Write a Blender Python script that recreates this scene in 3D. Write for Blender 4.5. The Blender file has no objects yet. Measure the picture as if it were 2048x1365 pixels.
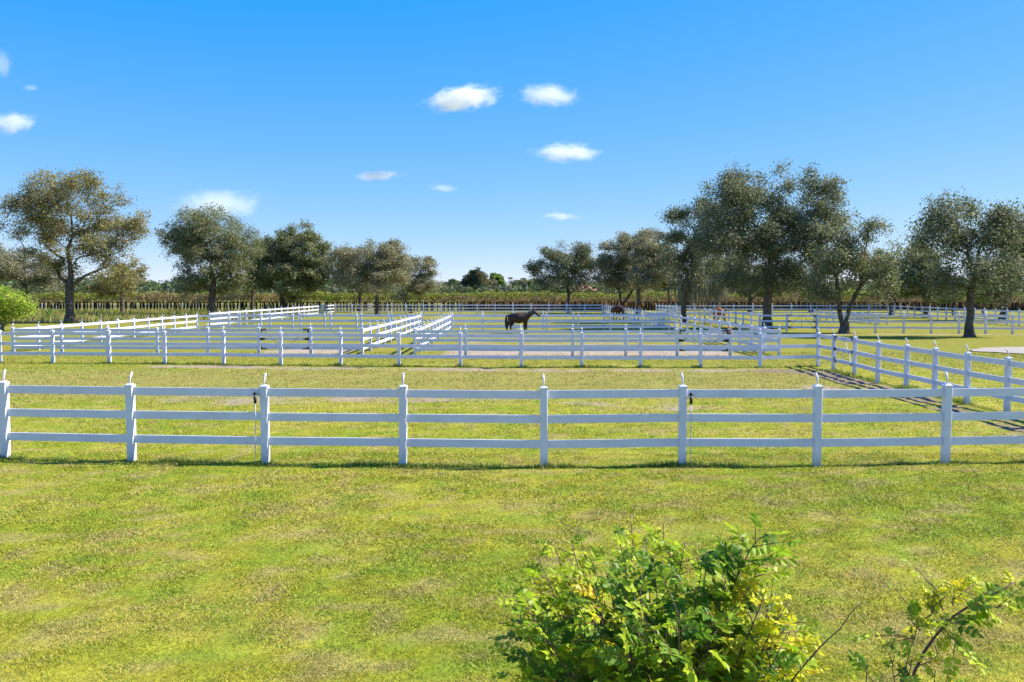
import bpy, math, random
import numpy as np
from mathutils import Vector, Matrix
sc = bpy.context.scene
COL = sc.collection
R = math.radians
random.seed(7)
RNG = np.random.default_rng(11)

# ------------------------------------------------------------------ camera
F = 1800.0; CH = 3.04; PITCH = math.atan(97.5 / F)
cam = bpy.data.cameras.new('camera'); camo = bpy.data.objects.new('camera', cam); COL.objects.link(camo)
cam.lens = F / 2048 * 36; cam.sensor_width = 36; cam.clip_start = .05; cam.clip_end = 20000
camo.location = (0, 0, CH); camo.rotation_euler = (R(90) - PITCH, 0, 0)
sc.camera = camo
def ray(px, py):
    x = (px - 1024) / F; y = -(py - 682.5) / F
    return np.array([x, math.cos(PITCH) + y * math.sin(PITCH), -math.sin(PITCH) + y * math.cos(PITCH)])
def G(px, py, z=0.0):                 # photograph pixel -> point on the ground
    r = ray(px, py); t = (z - CH) / r[2]
    return (r[0] * t, r[1] * t)
def P(px, py, Y):                     # photograph pixel -> point at depth Y
    r = ray(px, py); t = Y / r[1]
    return np.array([r[0] * t, Y, CH + r[2] * t])
def Xat(px, Y): return (px - 1024) / F * Y * 1.0

# ------------------------------------------------------------------ noise
def _h(ix, iy, iz, s):
    n = (ix.astype(np.int64) * 374761393 + iy.astype(np.int64) * 668265263 + iz.astype(np.int64) * 2147483647 + s * 974634777) & 0xffffffff
    n = ((n ^ (n >> 13)) * 1274126177) & 0xffffffff
    n = (n ^ (n >> 16)) & 0xffffffff
    return n / 4294967295.0
def vnoise(x, y, z=None, s=0):
    x = np.asarray(x, float); y = np.asarray(y, float)
    z = np.zeros_like(x) if z is None else np.asarray(z, float)
    ix, iy, iz = np.floor(x), np.floor(y), np.floor(z)
    fx, fy, fz = x - ix, y - iy, z - iz
    fx = fx * fx * (3 - 2 * fx); fy = fy * fy * (3 - 2 * fy); fz = fz * fz * (3 - 2 * fz)
    def L(dz):
        a = _h(ix, iy, iz + dz, s); b = _h(ix + 1, iy, iz + dz, s)
        c = _h(ix, iy + 1, iz + dz, s); d = _h(ix + 1, iy + 1, iz + dz, s)
        return (a + (b - a) * fx) * (1 - fy) + (c + (d - c) * fx) * fy
    return L(0) * (1 - fz) + L(1) * fz
def fbm(x, y, s=0, o=4):
    t = 0; a = .5; k = 1
    for i in range(o):
        t = t + a * vnoise(np.asarray(x) * k + 17.3 * i, np.asarray(y) * k + 5.1 * i, s=s + i); a *= .5; k *= 2.03
    return t / (1 - .5 ** o)
def sst(a, b, x):
    t = np.clip((x - a) / (b - a), 0, 1); return t * t * (3 - 2 * t)

# ------------------------------------------------------------------ helpers
def tag(o, label=None, cat=None, group=None, kind=None):
    if label: o['label'] = label
    if cat: o['category'] = cat
    if group: o['group'] = group
    if kind: o['kind'] = kind
    return o
def empty(name, loc=(0, 0, 0), rz=0):
    o = bpy.data.objects.new(name, None); COL.objects.link(o); o.location = loc; o.rotation_euler = (0, 0, rz)
    o.empty_display_size = .2; return o
def link(name, me, parent=None, loc=None):
    o = bpy.data.objects.new(name, me); COL.objects.link(o)
    if parent: o.parent = parent
    if loc is not None: o.location = loc
    return o
def npmesh(name, V, Fs, mat, col=None, smooth=False):
    """V (n,3); Fs a list of (m,k) index arrays."""
    me = bpy.data.meshes.new(name)
    V = np.asarray(V, np.float32)
    Fs = [np.asarray(f, np.int32) for f in Fs if len(f)]
    me.vertices.add(len(V)); me.vertices.foreach_set('co', V.ravel())
    loops = np.concatenate([f.ravel() for f in Fs]); me.loops.add(len(loops)); me.loops.foreach_set('vertex_index', loops)
    tot = np.concatenate([np.full(len(f), f.shape[1], np.int32) for f in Fs])
    st = np.concatenate([[0], np.cumsum(tot)[:-1]]).astype(np.int32)
    me.polygons.add(len(tot)); me.polygons.foreach_set('loop_start', st)
    try: me.polygons.foreach_set('loop_total', tot)
    except Exception: pass
    me.polygons.foreach_set('use_smooth', np.full(len(tot), bool(smooth)))
    me.update(calc_edges=True)
    if col is not None:
        a = me.attributes.new('tint', 'FLOAT_COLOR', 'POINT')
        c = np.ones((len(V), 4), np.float32); c[:, :3] = col; a.data.foreach_set('color', c.ravel())
    me.materials.append(mat)
    return me
class MB:
    def __init__(s): s.v = []; s.f = {}
    def add(s, vs, fs):
        b = len(s.v); s.v += [tuple(v) for v in vs]
        for f in fs: s.f.setdefault(len(f), []).append([i + b for i in f])
    def box(s, a, b, bev=0):
        x0, y0, z0 = a; x1, y1, z1 = b
        if not bev:
            s.add([(x0,y0,z0),(x1,y0,z0),(x1,y1,z0),(x0,y1,z0),(x0,y0,z1),(x1,y0,z1),(x1,y1,z1),(x0,y1,z1)],
                  [(0,3,2,1),(4,5,6,7),(0,1,5,4),(1,2,6,5),(2,3,7,6),(3,0,4,7)])
        else:                                      # box with its four vertical edges cut
            c = bev
            r = [(x0+c,y0),(x1-c,y0),(x1,y0+c),(x1,y1-c),(x1-c,y1),(x0+c,y1),(x0,y1-c),(x0,y0+c)]
            s.add([(x,y,z0) for x,y in r] + [(x,y,z1) for x,y in r],
                  [tuple(range(7,-1,-1)), tuple(range(8,16))] + [(i,(i+1)%8,8+(i+1)%8,8+i) for i in range(8)])
    def tube(s, pts, rad, n=8, cap=True):
        pts = [Vector(p) for p in pts]; rad = rad if hasattr(rad, '__len__') else [rad] * len(pts)
        rings = []; prev = None
        for i, p in enumerate(pts):
            d = (pts[min(i+1, len(pts)-1)] - pts[max(i-1, 0)]).normalized()
            if prev is None: u = d.orthogonal().normalized()
            else:
                u = prev - d * prev.dot(d); u = u.normalized() if u.length > 1e-6 else d.orthogonal().normalized()
            prev = u; w = d.cross(u)
            rings.append([p + (u * math.cos(2*math.pi*k/n) + w * math.sin(2*math.pi*k/n)) * rad[i] for k in range(n)])
        vs = [v for r in rings for v in r]; fs = []
        for i in range(len(pts)-1):
            for k in range(n):
                fs.append((i*n+k, i*n+(k+1)%n, (i+1)*n+(k+1)%n, (i+1)*n+k))
        if cap:
            fs.append(tuple(range(n-1,-1,-1))); fs.append(tuple((len(pts)-1)*n+k for k in range(n)))
        s.add(vs, fs)
    def mesh(s, name, mat, smooth=False):
        return npmesh(name, np.array(s.v), [np.array(f) for f in s.f.values()], mat, smooth=smooth)

# ------------------------------------------------------------------ materials
def mat(name):
    m = bpy.data.materials.new(name); m.use_nodes = True; nt = m.node_tree
    b = nt.nodes['Principled BSDF']; return m, nt, b
def simple(name, c, rough=.6, var=.08, scale=6, bump=0, spec=.4, metal=0):
    m, nt, b = mat(name)
    n = nt.nodes.new('ShaderNodeTexNoise'); n.inputs['Scale'].default_value = scale; n.inputs['Detail'].default_value = 6
    g = nt.nodes.new('ShaderNodeNewGeometry'); nt.links.new(g.outputs['Position'], n.inputs['Vector'])
    r = nt.nodes.new('ShaderNodeValToRGB')
    r.color_ramp.elements[0].color = (*[max(0, x * (1 - var)) for x in c], 1); r.color_ramp.elements[1].color = (*[min(1, x * (1 + var)) for x in c], 1)
    r.color_ramp.elements[0].position = .3; r.color_ramp.elements[1].position = .7
    nt.links.new(n.outputs[0], r.inputs[0]); nt.links.new(r.outputs[0], b.inputs['Base Color'])
    b.inputs['Roughness'].default_value = rough; b.inputs['Specular IOR Level'].default_value = spec; b.inputs['Metallic'].default_value = metal
    if bump:
        bp = nt.nodes.new('ShaderNodeBump'); bp.inputs['Strength'].default_value = bump; bp.inputs['Distance'].default_value = .02
        nt.links.new(n.outputs[0], bp.inputs['Height']); nt.links.new(bp.outputs[0], b.inputs['Normal'])
    return m
def leafmat(name, rough=.5, trans=.3, spec=.4):
    m, nt, b = mat(name)
    a = nt.nodes.new('ShaderNodeAttribute'); a.attribute_name = 'tint'
    nt.links.new(a.outputs['Color'], b.inputs['Base Color']); b.inputs['Roughness'].default_value = rough
    b.inputs['Specular IOR Level'].default_value = spec
    t = nt.nodes.new('ShaderNodeBsdfTranslucent'); mx = nt.nodes.new('ShaderNodeMixShader'); mx.inputs[0].default_value = trans
    nt.links.new(a.outputs['Color'], t.inputs['Color'])
    nt.links.new(b.outputs[0], mx.inputs[1]); nt.links.new(t.outputs[0], mx.inputs[2])
    nt.links.new(mx.outputs[0], nt.nodes['Material Output'].inputs['Surface'])
    return m
def vinylmat():
    m, nt, b = mat('white_vinyl')
    g = nt.nodes.new('ShaderNodeNewGeometry')
    n = nt.nodes.new('ShaderNodeTexNoise'); n.inputs['Scale'].default_value = 2.2; n.inputs['Detail'].default_value = 8; n.inputs['Roughness'].default_value = .65
    nt.links.new(g.outputs['Position'], n.inputs['Vector'])
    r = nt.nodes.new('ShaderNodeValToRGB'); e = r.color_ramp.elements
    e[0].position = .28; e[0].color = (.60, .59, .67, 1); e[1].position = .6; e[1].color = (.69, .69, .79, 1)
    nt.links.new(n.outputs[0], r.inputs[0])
    # splashed soil and algae on the lowest hand's breadth of the posts
    sx = nt.nodes.new('ShaderNodeSeparateXYZ'); nt.links.new(g.outputs['Position'], sx.inputs[0])
    n2 = nt.nodes.new('ShaderNodeTexNoise'); n2.inputs['Scale'].default_value = 9; nt.links.new(g.outputs['Position'], n2.inputs['Vector'])
    ad = nt.nodes.new('ShaderNodeMath'); ad.operation = 'MULTIPLY_ADD'; ad.inputs[1].default_value = -.35; nt.links.new(n2.outputs[0], ad.inputs[0]); nt.links.new(sx.outputs['Z'], ad.inputs[2])
    mr = nt.nodes.new('ShaderNodeMapRange'); mr.inputs[1].default_value = -.16; mr.inputs[2].default_value = .02; mr.inputs[3].default_value = .6; mr.inputs[4].default_value = 0
    nt.links.new(ad.outputs[0], mr.inputs[0])
    mx = nt.nodes.new('ShaderNodeMix'); mx.data_type = 'RGBA'; nt.links.new(mr.outputs[0], mx.inputs['Factor'])
    nt.links.new(r.outputs[0], mx.inputs['A']); mx.inputs['B'].default_value = (.36, .36, .24, 1)
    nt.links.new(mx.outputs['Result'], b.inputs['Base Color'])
    b.inputs['Roughness'].default_value = .38; b.inputs['Specular IOR Level'].default_value = .45
    return m
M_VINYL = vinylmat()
M_BLACK = simple('black_hardware', (.012, .012, .013), .4, .2)
M_STEEL = simple('galvanised_rod', (.30, .33, .38), .45, .1, metal=.5)
M_CORD = simple('pale_cord', (.55, .57, .58), .6)
M_BARK = simple('oak_bark', (.115, .092, .072), .9, .55, 5, .9, .15)
M_BARK2 = simple('grey_twig_bark', (.22, .19, .155), .9, .3, 8, .4, .15)
M_BARKR = simple('shrub_bark', (.12, .07, .055), .75, .4, 30, .5)
M_LEAF = leafmat('oak_leaf', .5, .4, .25)
M_LEAFB = leafmat('shrub_leaf', .42, .5, .22)
M_GRASS = leafmat('grass_blade', .6, .3, .25)
M_DRY = leafmat('dry_stem', .8, .15, .1)

# ------------------------------------------------------------------ ground
def seg(x, y, pts, w):
    d = np.full(np.shape(x), 1e9)
    for (ax, ay), (bx, by) in zip(pts[:-1], pts[1:]):
        vx, vy = bx - ax, by - ay
        t = np.clip(((x - ax) * vx + (y - ay) * vy) / (vx * vx + vy * vy), 0, 1)
        d = np.minimum(d, np.hypot(x - ax - t * vx, y - ay - t * vy))
    return 1 - sst(w * .45, w, d)
RUT = [G(1560, 741), G(1650, 746), G(1720, 765), G(1800, 788), G(1890, 812), G(2048, 853), (12.0, 16.9)]
BF = [(0.5, 725.5), (106, 725.5), (219, 726.3), (329.5, 727.6), (447.6, 727.8), (562, 730), (681.5, 731), (798, 733), (921, 733), (1043, 734.7), (1163, 734.7), (1281, 735), (1401, 735), (1520, 735), (1636, 733)]
DIRTB = [G(a, b + 5) for a, b in BF[3:]]
DIRTA = [G(a, b) for a, b in [(380, 797), (520, 802), (660, 794), (800, 797), (1000, 793), (1180, 800), (1340, 812)]]
def dirt(x, y):
    x = np.asarray(x, float); y = np.asarray(y, float)
    n = fbm(x * .9, y * .9, 3); n2 = fbm(x * .35, y * .35, 9)
    m = seg(x, y, RUT, 1.0) * (.80 + .3 * (y > 30))
    m = np.maximum(m, seg(x, y, DIRTB, 1.1) * .80)
    m = np.maximum(m, seg(x, y, DIRTA, 1.5) * .66)
    box = lambda x0, x1, y0, y1, e=1.2: sst(x0 - e, x0 + e, x) * (1 - sst(x1 - e, x1 + e, x)) * sst(y0 - e * .6, y0 + e * .6, y) * (1 - sst(y1 - e, y1 + e, y))
    m = np.maximum(m, box(-3.6, 11.6, 43.6, 48.6) * 1.05)
    m = np.maximum(m, box(-13, -8.2, 44.8, 49) * .95)
    m = np.maximum(m, box(-3.6, 11.6, 48.6, 66) * .62)
    m = np.maximum(m, box(13.7, 16.7, 64, 68) * .8)
    m = np.maximum(m, seg(x, y, [G(1640, 669), G(1760, 668), G(2080, 669)], 1.0) * .75)
    m = np.maximum(m, box(-23, 12, 119, 123.5) * .8)
    for (cx, cy, r) in [(9.5, 28.5, 2.2), (12, 18.5, 2.6), (-6, 26.5, 1.5), (2.8, 26.5, 1.3), (8.5, 38, 1.2)]:
        m = np.maximum(m, (1 - sst(r * .3, r, np.hypot((x - cx) * .7, y - cy))) * .75)
    return np.clip(sst(.42, .78, m * (.45 + .85 * n) + (n2 - .5) * .25 * (m > .05)), 0, 1)
C_GREEN = np.array([.290, .312, .020]); C_YEL = np.array([.400, .362, .034]); C_TAN = np.array([.50, .36, .14])
C_DIRT = np.array([.33, .25, .17]); C_DARK = np.array([.085, .135, .024]); C_RUST = np.array([.33, .20, .09])
def lerp(a, b, t): return a + (b - a) * np.asarray(t)[..., None]
def grass_col(x, y):
    n1 = fbm(x * .22, y * .22, 21); n2 = fbm(x * 1.1 + 4, y * 1.5, 33); n3 = fbm(x * 2.6, y * 3.4, 51, 3); n4 = fbm(x * .6 + 9, y * .9, 71)
    c = lerp(np.broadcast_to(C_GREEN, (*np.shape(x), 3)), C_YEL, sst(.30, .62, n1 * .5 + n2 * .5))
    c = lerp(c, C_TAN, sst(.50, .72, n2 * .7 + n4 * .3) * .2)
    c = lerp(c, C_DARK, sst(.60, .78, n3 * .6 + (1 - n4) * .4) * .3)
    c = lerp(c, C_RUST, sst(.66, .78, n3 * .5 + n4 * .5) * .45)
    # paddock swards differ: grazed and yellow beyond the second fence
    n5 = fbm(x * 7.0, y * 8.0, 95, 2); n6 = vnoise(x * 3.3, y * 4.2, s=97)
    c = c * (.78 + .44 * n5)[..., None]
    c = lerp(c, np.array([.24, .33, .03]), sst(.62, .8, n6) * .6)
    c = lerp(c, np.array([.42, .31, .14]), sst(.62, .8, 1 - n6) * .5)
    far = sst(30, 48, y)
    c = lerp(c, np.array([.255, .235, .032]), far * .8)
    pad = sst(24.5, 27, y) * (1 - sst(34.5, 36.2, y)) * (1 - sst(10, 12.6, x))
    c = lerp(c, np.array([.34, .285, .08]), pad * .7)
    return c
xs = np.unique(np.concatenate([np.linspace(-4000, -80, 14), np.arange(-80, -28, 1.5), np.arange(-28, 32, .22), np.arange(32, 80, 1.5), np.linspace(80, 4000, 14)]))
ys = np.unique(np.concatenate([np.linspace(-400, -5, 5), np.arange(-5, 5, 1), np.arange(5, 50, .2), np.arange(50, 75, .4), np.arange(75, 170, 1.2), np.linspace(170, 6000, 20)]))
gx, gy = np.meshgrid(xs, ys); nx, ny = len(xs), len(ys)
dm = dirt(gx, gy); gc = grass_col(gx, gy)
dc = lerp(np.broadcast_to(C_DIRT, gc.shape), np.array([.42, .32, .24]), fbm(gx * .7, gy * .7, 5) * sst(40, 46, gy))
rut_shade = seg(gx, gy, RUT, 1.5)[..., None] * .62; dc = dc * (1 - rut_shade) + np.array([.17, .125, .085]) * rut_shade  # shade painted into the rut soil colour so rail shadows stand out less
gc = gc * .82
gc = gc * (1 - dm[..., None]) + dc * dm[..., None]
zz = (fbm(gx * .5, gy * .5, 61) - .5) * .05 * np.exp(-np.abs(gy) / 60) * (np.abs(gx) < 60) - .02
zz = zz - dm * .03 * (gy < 60) + (fbm(gx * 2.6, gy * 2.6, 77, 3) - .5) * .10 * dm * (gy < 40)
V = np.stack([gx, gy, zz], -1).reshape(-1, 3)
ii = (np.arange(ny - 1)[:, None] * nx + np.arange(nx - 1)[None, :]).ravel()
Fq = np.stack([ii, ii + 1, ii + nx + 1, ii + nx], 1)
def groundmat():
    m, nt, b = mat('pasture_ground')
    a = nt.nodes.new('ShaderNodeAttribute'); a.attribute_name = 'tint'
    g = nt.nodes.new('ShaderNodeNewGeometry')
    def noise(sc_, det=6, rough=.6):
        n = nt.nodes.new('ShaderNodeTexNoise'); n.inputs['Scale'].default_value = sc_; n.inputs['Detail'].default_value = det; n.inputs['Roughness'].default_value = rough
        nt.links.new(g.outputs['Position'], n.inputs['Vector']); return n
    n1 = noise(14, 5, .7); n2 = noise(2.3, 6, .7); n3 = noise(.5, 6, .7)
    mp = nt.nodes.new('ShaderNodeMath'); mp.operation = 'MULTIPLY_ADD'; mp.inputs[1].default_value = 1.5; mp.inputs[2].default_value = .25; nt.links.new(n1.outputs[0], mp.inputs[0])
    mp2 = nt.nodes.new('ShaderNodeMath'); mp2.operation = 'MULTIPLY_ADD'; mp2.inputs[1].default_value = 1.0; mp2.inputs[2].default_value = .5; nt.links.new(n2.outputs[0], mp2.inputs[0])
    mu = nt.nodes.new('ShaderNodeMath'); mu.operation = 'MULTIPLY'; nt.links.new(mp.outputs[0], mu.inputs[0]); nt.links.new(mp2.outputs[0], mu.inputs[1])
    vm = nt.nodes.new('ShaderNodeVectorMath'); vm.operation = 'SCALE'; nt.links.new(a.outputs['Color'], vm.inputs[0]); nt.links.new(mu.outputs[0], vm.inputs['Scale'])
    hs = nt.nodes.new('ShaderNodeHueSaturation'); nt.links.new(vm.outputs[0], hs.inputs['Color'])
    h = nt.nodes.new('ShaderNodeMath'); h.operation = 'MULTIPLY_ADD'; h.inputs[1].default_value = .07; h.inputs[2].default_value = .465; nt.links.new(n3.outputs[0], h.inputs[0]); nt.links.new(h.outputs[0], hs.inputs['Hue'])
    nt.links.new(hs.outputs[0], b.inputs['Base Color']); b.inputs['Roughness'].default_value = .95; b.inputs['Specular IOR Level'].default_value = .1
    bp = nt.nodes.new('ShaderNodeBump'); bp.inputs['Strength'].default_value = .9; bp.inputs['Distance'].default_value = .05
    nt.links.new(n1.outputs[0], bp.inputs['Height']); nt.links.new(bp.outputs[0], b.inputs['Normal'])
    return m
g_o = link('ground', npmesh('ground', V, [Fq], groundmat(), col=gc.reshape(-1, 3), smooth=True)); tag(g_o, kind='structure')
def gz(x, y):
    return ((fbm(x * .5, y * .5, 61) - .5) * .05 * np.exp(-np.abs(y) / 60) - .02 - dirt(x, y) * .03 * (np.asarray(y) < 60) + (fbm(x * 2.6, y * 2.6, 77, 3) - .5) * .10 * dirt(x, y) * (np.asarray(y) < 40))

# grass blades: shorter and sparser than lawn detail needs far off, dense near
def blades(n, d0, d1, h0, h1, w, halfw, seed):
    r = np.random.default_rng(seed)
    d = d0 * (d1 / d0) ** r.random(n)
    x = (r.random(n) * 2 - 1) * (d * halfw + 1.0); y = d
    keep = r.random(n) > dirt(x, y) * .88
    x, y = x[keep], y[keep]; n = len(x)
    cl = fbm(x * 3.1, y * 3.1, 88, 3); patch = fbm(x * .8, y * .8, 90, 3)
    hh = (h0 + (h1 - h0) * (y - d0) / (d1 - d0)) * (.35 + 1.1 * r.random(n)) * (.45 + 1.1 * sst(.3, .75, cl * .6 + patch * .4))
    ww = w * (y / d0) ** .8 * (.6 + .8 * r.random(n))
    a = r.random(n) * 6.283; la = r.random(n) * 6.283; le = hh * (.4 + 1.5 * r.random(n))
    z = gz(x, y)
    V = np.zeros((n, 3, 3))
    V[:, 0] = np.stack([x - np.cos(a) * ww, y - np.sin(a) * ww, z - .005], 1)
    V[:, 1] = np.stack([x + np.cos(a) * ww, y + np.sin(a) * ww, z - .005], 1)
    V[:, 2] = np.stack([x + np.cos(la) * le, y + np.sin(la) * le, z + hh], 1)
    c = grass_col(x, y); k = r.random(n)
    c = c * (.5 + 1.15 * r.random(n))[:, None]
    dry = (k < .07 + .15 * sst(.45, .7, fbm(x * 1.1 + 4, y * 1.5, 33)))
    c[dry] = np.array([.56, .45, .16]) * (.6 + .7 * r.random(dry.sum()))[:, None]
    gr = (k > .80); c[gr] = np.array([.25, .345, .024]) * (.6 + .8 * r.random(gr.sum()))[:, None]
    c = np.repeat(c[:, None, :], 3, 1); c[:, :2] *= .9
    return V.reshape(-1, 3), c.reshape(-1, 3)
Vs, Cs = [], []
for args in [(560000, 5.5, 17, .014, .024, .0043, .66, 1), (270000, 15.5, 46, .026, .04, .008, .62, 2)]:
    v, c = blades(*args); Vs.append(v); Cs.append(c)
r = np.random.default_rng(77)
for pts_, cnt, hm in (([G(*q) for q in [(-236, 909), (11.5, 915), (264, 921), (531.5, 926), (806, 929), (1088, 933), (1364, 929), (1633, 930), (1890, 926), (2145, 921)]], 15000, .07), ([G(*q) for q in BF], 9000, .09), ([(12.5, 35.3), (12.45, 28), (12.5, 22.6), (12.8, 17)], 9000, .10)):
    P_ = np.array(pts_); k = r.random(cnt) * (len(P_) - 1); a = k.astype(int); f = (k - a)[:, None]; q = P_[a] * (1 - f) + P_[a + 1] * f + r.normal(size=(cnt, 2)) * .07
    near = r.random(cnt) < .25; aa = np.round(k).astype(int); q[near] = P_[aa[near]] + r.normal(size=(near.sum(), 2)) * .10
    x, y = q[:, 0], q[:, 1]; hh = hm * (.3 + r.random(cnt)) * (.3 + 1.2 * sst(.35, .7, fbm(x * 1.5, y * 1.5, 41))); ww = .004 + .0003 * y; al = r.random(cnt) * 6.28; l = hh * (.2 + .8 * r.random(cnt)); z = gz(x, y)
    V = np.zeros((cnt, 3, 3)); b2 = r.random(cnt) * 6.28
    V[:, 0] = np.stack([x - np.cos(b2) * ww, y - np.sin(b2) * ww, z - .01], 1); V[:, 1] = np.stack([x + np.cos(b2) * ww, y + np.sin(b2) * ww, z - .01], 1); V[:, 2] = np.stack([x + np.cos(al) * l, y + np.sin(al) * l, z + hh], 1)
    c = np.array([(.20, .30, .03), (.30, .36, .03), (.12, .20, .02), (.45, .38, .14)])[r.integers(0, 4, cnt)] * (.7 + .6 * r.random(cnt))[:, None]
    Vs.append(V.reshape(-1, 3)); Cs.append(np.repeat(c, 3, 0))
V = np.concatenate(Vs); C_ = np.concatenate(Cs)
go = link('grass', npmesh('grass', V, [np.arange(len(V)).reshape(-1, 3)], M_GRASS, col=C_))
tag(go, 'short green and straw coloured pasture grass between camera and paddocks', 'grass', kind='stuff')

# ------------------------------------------------------------------ fences
RH = [(1.19, 1.33), (.76, .90), (.32, .46)]
PW = .064
def post_mesh(h=1.36):
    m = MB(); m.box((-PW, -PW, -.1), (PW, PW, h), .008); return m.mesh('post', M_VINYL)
def cap_geo(m, h=1.36, w=.072):
    b = .01
    r0 = [(-w, -w), (w, -w), (w, w), (-w, w)]
    m.add([(x, y, h - .012) for x, y in r0] + [(x, y, h + .022) for x, y in r0] + [(x * .4, y * .4, h + .048) for x, y in r0],
          [(3,2,1,0)] + [(i, (i+1)%4, 4+(i+1)%4, 4+i) for i in range(4)] + [(4+i, 4+(i+1)%4, 8+(i+1)%4, 8+i) for i in range(4)] + [(8,9,10,11)])
def br_geo(m, h=1.36, n=6, r=.021):   # bends towards +x
    m.tube([(0, 0, h + .05), (.004, 0, h + .13), (.028, 0, h + .18), (.075, 0, h + .245)], [r * .75, r * .7, r, r * .8], n)
ME = {}
ME['post'] = post_mesh()
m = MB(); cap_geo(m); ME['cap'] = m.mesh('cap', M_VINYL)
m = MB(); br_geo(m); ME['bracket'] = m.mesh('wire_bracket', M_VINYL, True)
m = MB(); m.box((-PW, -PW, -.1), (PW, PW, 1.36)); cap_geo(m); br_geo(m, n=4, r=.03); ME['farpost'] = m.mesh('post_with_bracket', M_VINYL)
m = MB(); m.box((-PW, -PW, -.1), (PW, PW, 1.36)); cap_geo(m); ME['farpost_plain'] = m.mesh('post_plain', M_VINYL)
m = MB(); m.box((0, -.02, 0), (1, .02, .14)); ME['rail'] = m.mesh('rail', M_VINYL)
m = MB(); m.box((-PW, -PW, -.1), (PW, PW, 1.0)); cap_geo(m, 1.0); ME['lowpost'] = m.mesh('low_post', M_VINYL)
def fence(label, pts, brdir=None, near=False, skip=(), group=None, rails=RH, postme=None, end_posts=(True, True), bracket=True, sink=0.0):
    """pts: (x, y) of each post; brdir: world angle the wire brackets lean to."""
    root = empty('rail_fence', (pts[0][0], pts[0][1], -sink)); tag(root, label, 'fence', group or 'white rail fences around the paddocks')
    o0 = np.array(pts[0])
    rr = random.Random(len(pts) * 13 + int(abs(pts[0][0]) * 10))
    for i, p in enumerate(pts):
        if (i == 0 and not end_posts[0]) or (i == len(pts) - 1 and not end_posts[1]): continue
        q = pts[min(i + 1, len(pts) - 1)]; q0 = pts[max(i - 1, 0)]
        ang = math.atan2(q[1] - q0[1], q[0] - q0[0])
        dz = rr.uniform(-.015, .015); tl = (R(rr.uniform(-.5, .5)), R(rr.uniform(-.5, .5)))
        loc = (p[0] - o0[0], p[1] - o0[1], dz)
        bd = (brdir if brdir is not None else 0) + R(rr.uniform(-14, 14))
        if near:
            a = link('post', ME['post'], root, loc); a.rotation_euler = (tl[0], tl[1], ang)
            link('cap', ME['cap'], a)
            if bracket:
                b = link('wire_bracket', ME['bracket'], a); b.rotation_euler = (0, 0, bd - ang)
        else:
            a = link('post', postme or (ME['farpost'] if bracket else ME['farpost_plain']), root, loc); a.rotation_euler = (0, 0, bd if bracket and postme is None else ang)
    for i in range(len(pts) - 1):
        if i in skip: continue
        a, b = np.array(pts[i]), np.array(pts[i + 1]); L = np.hypot(*(b - a)); ang = math.atan2(b[1] - a[1], b[0] - a[0])
        for (z0, z1) in rails:
            r = link('rail', ME['rail'], root)
            ua = (b - a) / L; st = a + ua * .03
            r.location = (st[0] - o0[0], st[1] - o0[1], z0 + rr.uniform(-.006, .006)); r.rotation_euler = (0, R(rr.uniform(-.12, .12)), ang); r.scale = (L - .06, 1, (z1 - z0) / .14)
    return root
def line(a, b, step=2.44):
    a, b = np.array(a, float), np.array(b, float); n = max(1, round(np.hypot(*(b - a)) / step))
    return [tuple(a + (b - a) * i / n) for i in range(n + 1)]
AWAY, LEFT, RIGHT = R(90), R(180), 0.0
# front fence
AF = [(-236, 909), (11.5, 915), (264, 921), (531.5, 926), (806, 929), (1088, 933), (1364, 929), (1633, 930), (1890, 926), (2145, 921), (2400, 914)]
fence('nearest white three rail vinyl fence running across the whole foreground pasture', [G(*p) for p in AF], AWAY, True)
fence('second white fence from the camera, crossing the full width just before the gated fence', [G(*p) for p in [(-105, 725)] + BF], AWAY, True)
# right side fence with a gate in it
SY = [36.85, 35.3, 33.0, 30.4, 28.3, 26.4, 24.5, 22.6, 20.4, 18.2, 16.1]
SX = [12.52, 12.65, 12.6, 12.4, 12.45, 12.45, 12.45, 12.5, 12.6, 12.75, 12.9]
side = list(zip(SX, SY)); bs = G(1636, 733); side[0] = (bs[0] + .02, bs[1])
fence('white side fence coming forward along the right edge, wire brackets leaning left', side, LEFT, True, skip=(1,), end_posts=(False, True))
# gated cross fences of the two paddocks
C1 = [G(*p) for p in [(27, 706), (124, 706), (216, 706.5), (315, 707), (416, 707.5), (518, 707), (622, 707.4), (725, 708.5)]]
C2 = [G(*p) for p in [(829.5, 711), (931.5, 710.5), (1041, 711.5), (1145, 711.5), (1251, 711.5), (1354, 711), (1460, 711.8), (1558, 712)]]
fence('white front fence of the left paddock with a gap filled by its gate', C1, AWAY, True, skip=(5,), sink=.11)
fence('white front fence of the middle paddock where the bay horse stands', C2, AWAY, True, skip=(5,), sink=.11)
YE = 72.2; YB = 74.4
XL = C1[0][0]
fence('sunlit white fence along the left side of the left paddock', line(C1[0], (-25.3, YE))[1:] and line(C1[0], (-25.3, YE)), RIGHT, False, end_posts=(False, True), sink=.11)
fence('sunlit white fence on the left side of the grass alley', line(C1[-1], ((841 - 1024) / F * YE, YE)), LEFT, True, end_posts=(False, True), sink=.11)
fence('sunlit white fence on the right side of the grass alley', line(C2[0], (-4.85, YE - 1)), LEFT, True, end_posts=(False, True), sink=.11)
XD1 = (841 - 1024) / F * YE
fence('white back fence of the left paddock, nearer of the close pair', line((-25.3, YE), (XD1, YE)), AWAY, end_posts=(False, False), sink=.11)
fence('white back fence of the middle paddock, just behind the bay horse', line((-4.85, YE - 1), (12.85, YE - 1)), AWAY, end_posts=(False, False), sink=.11)
fence('white cross fence a stride behind the back fences of both paddocks', line((-25.0, YB), (12.6, YB)), AWAY, end_posts=(True, False), sink=.11)
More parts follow.
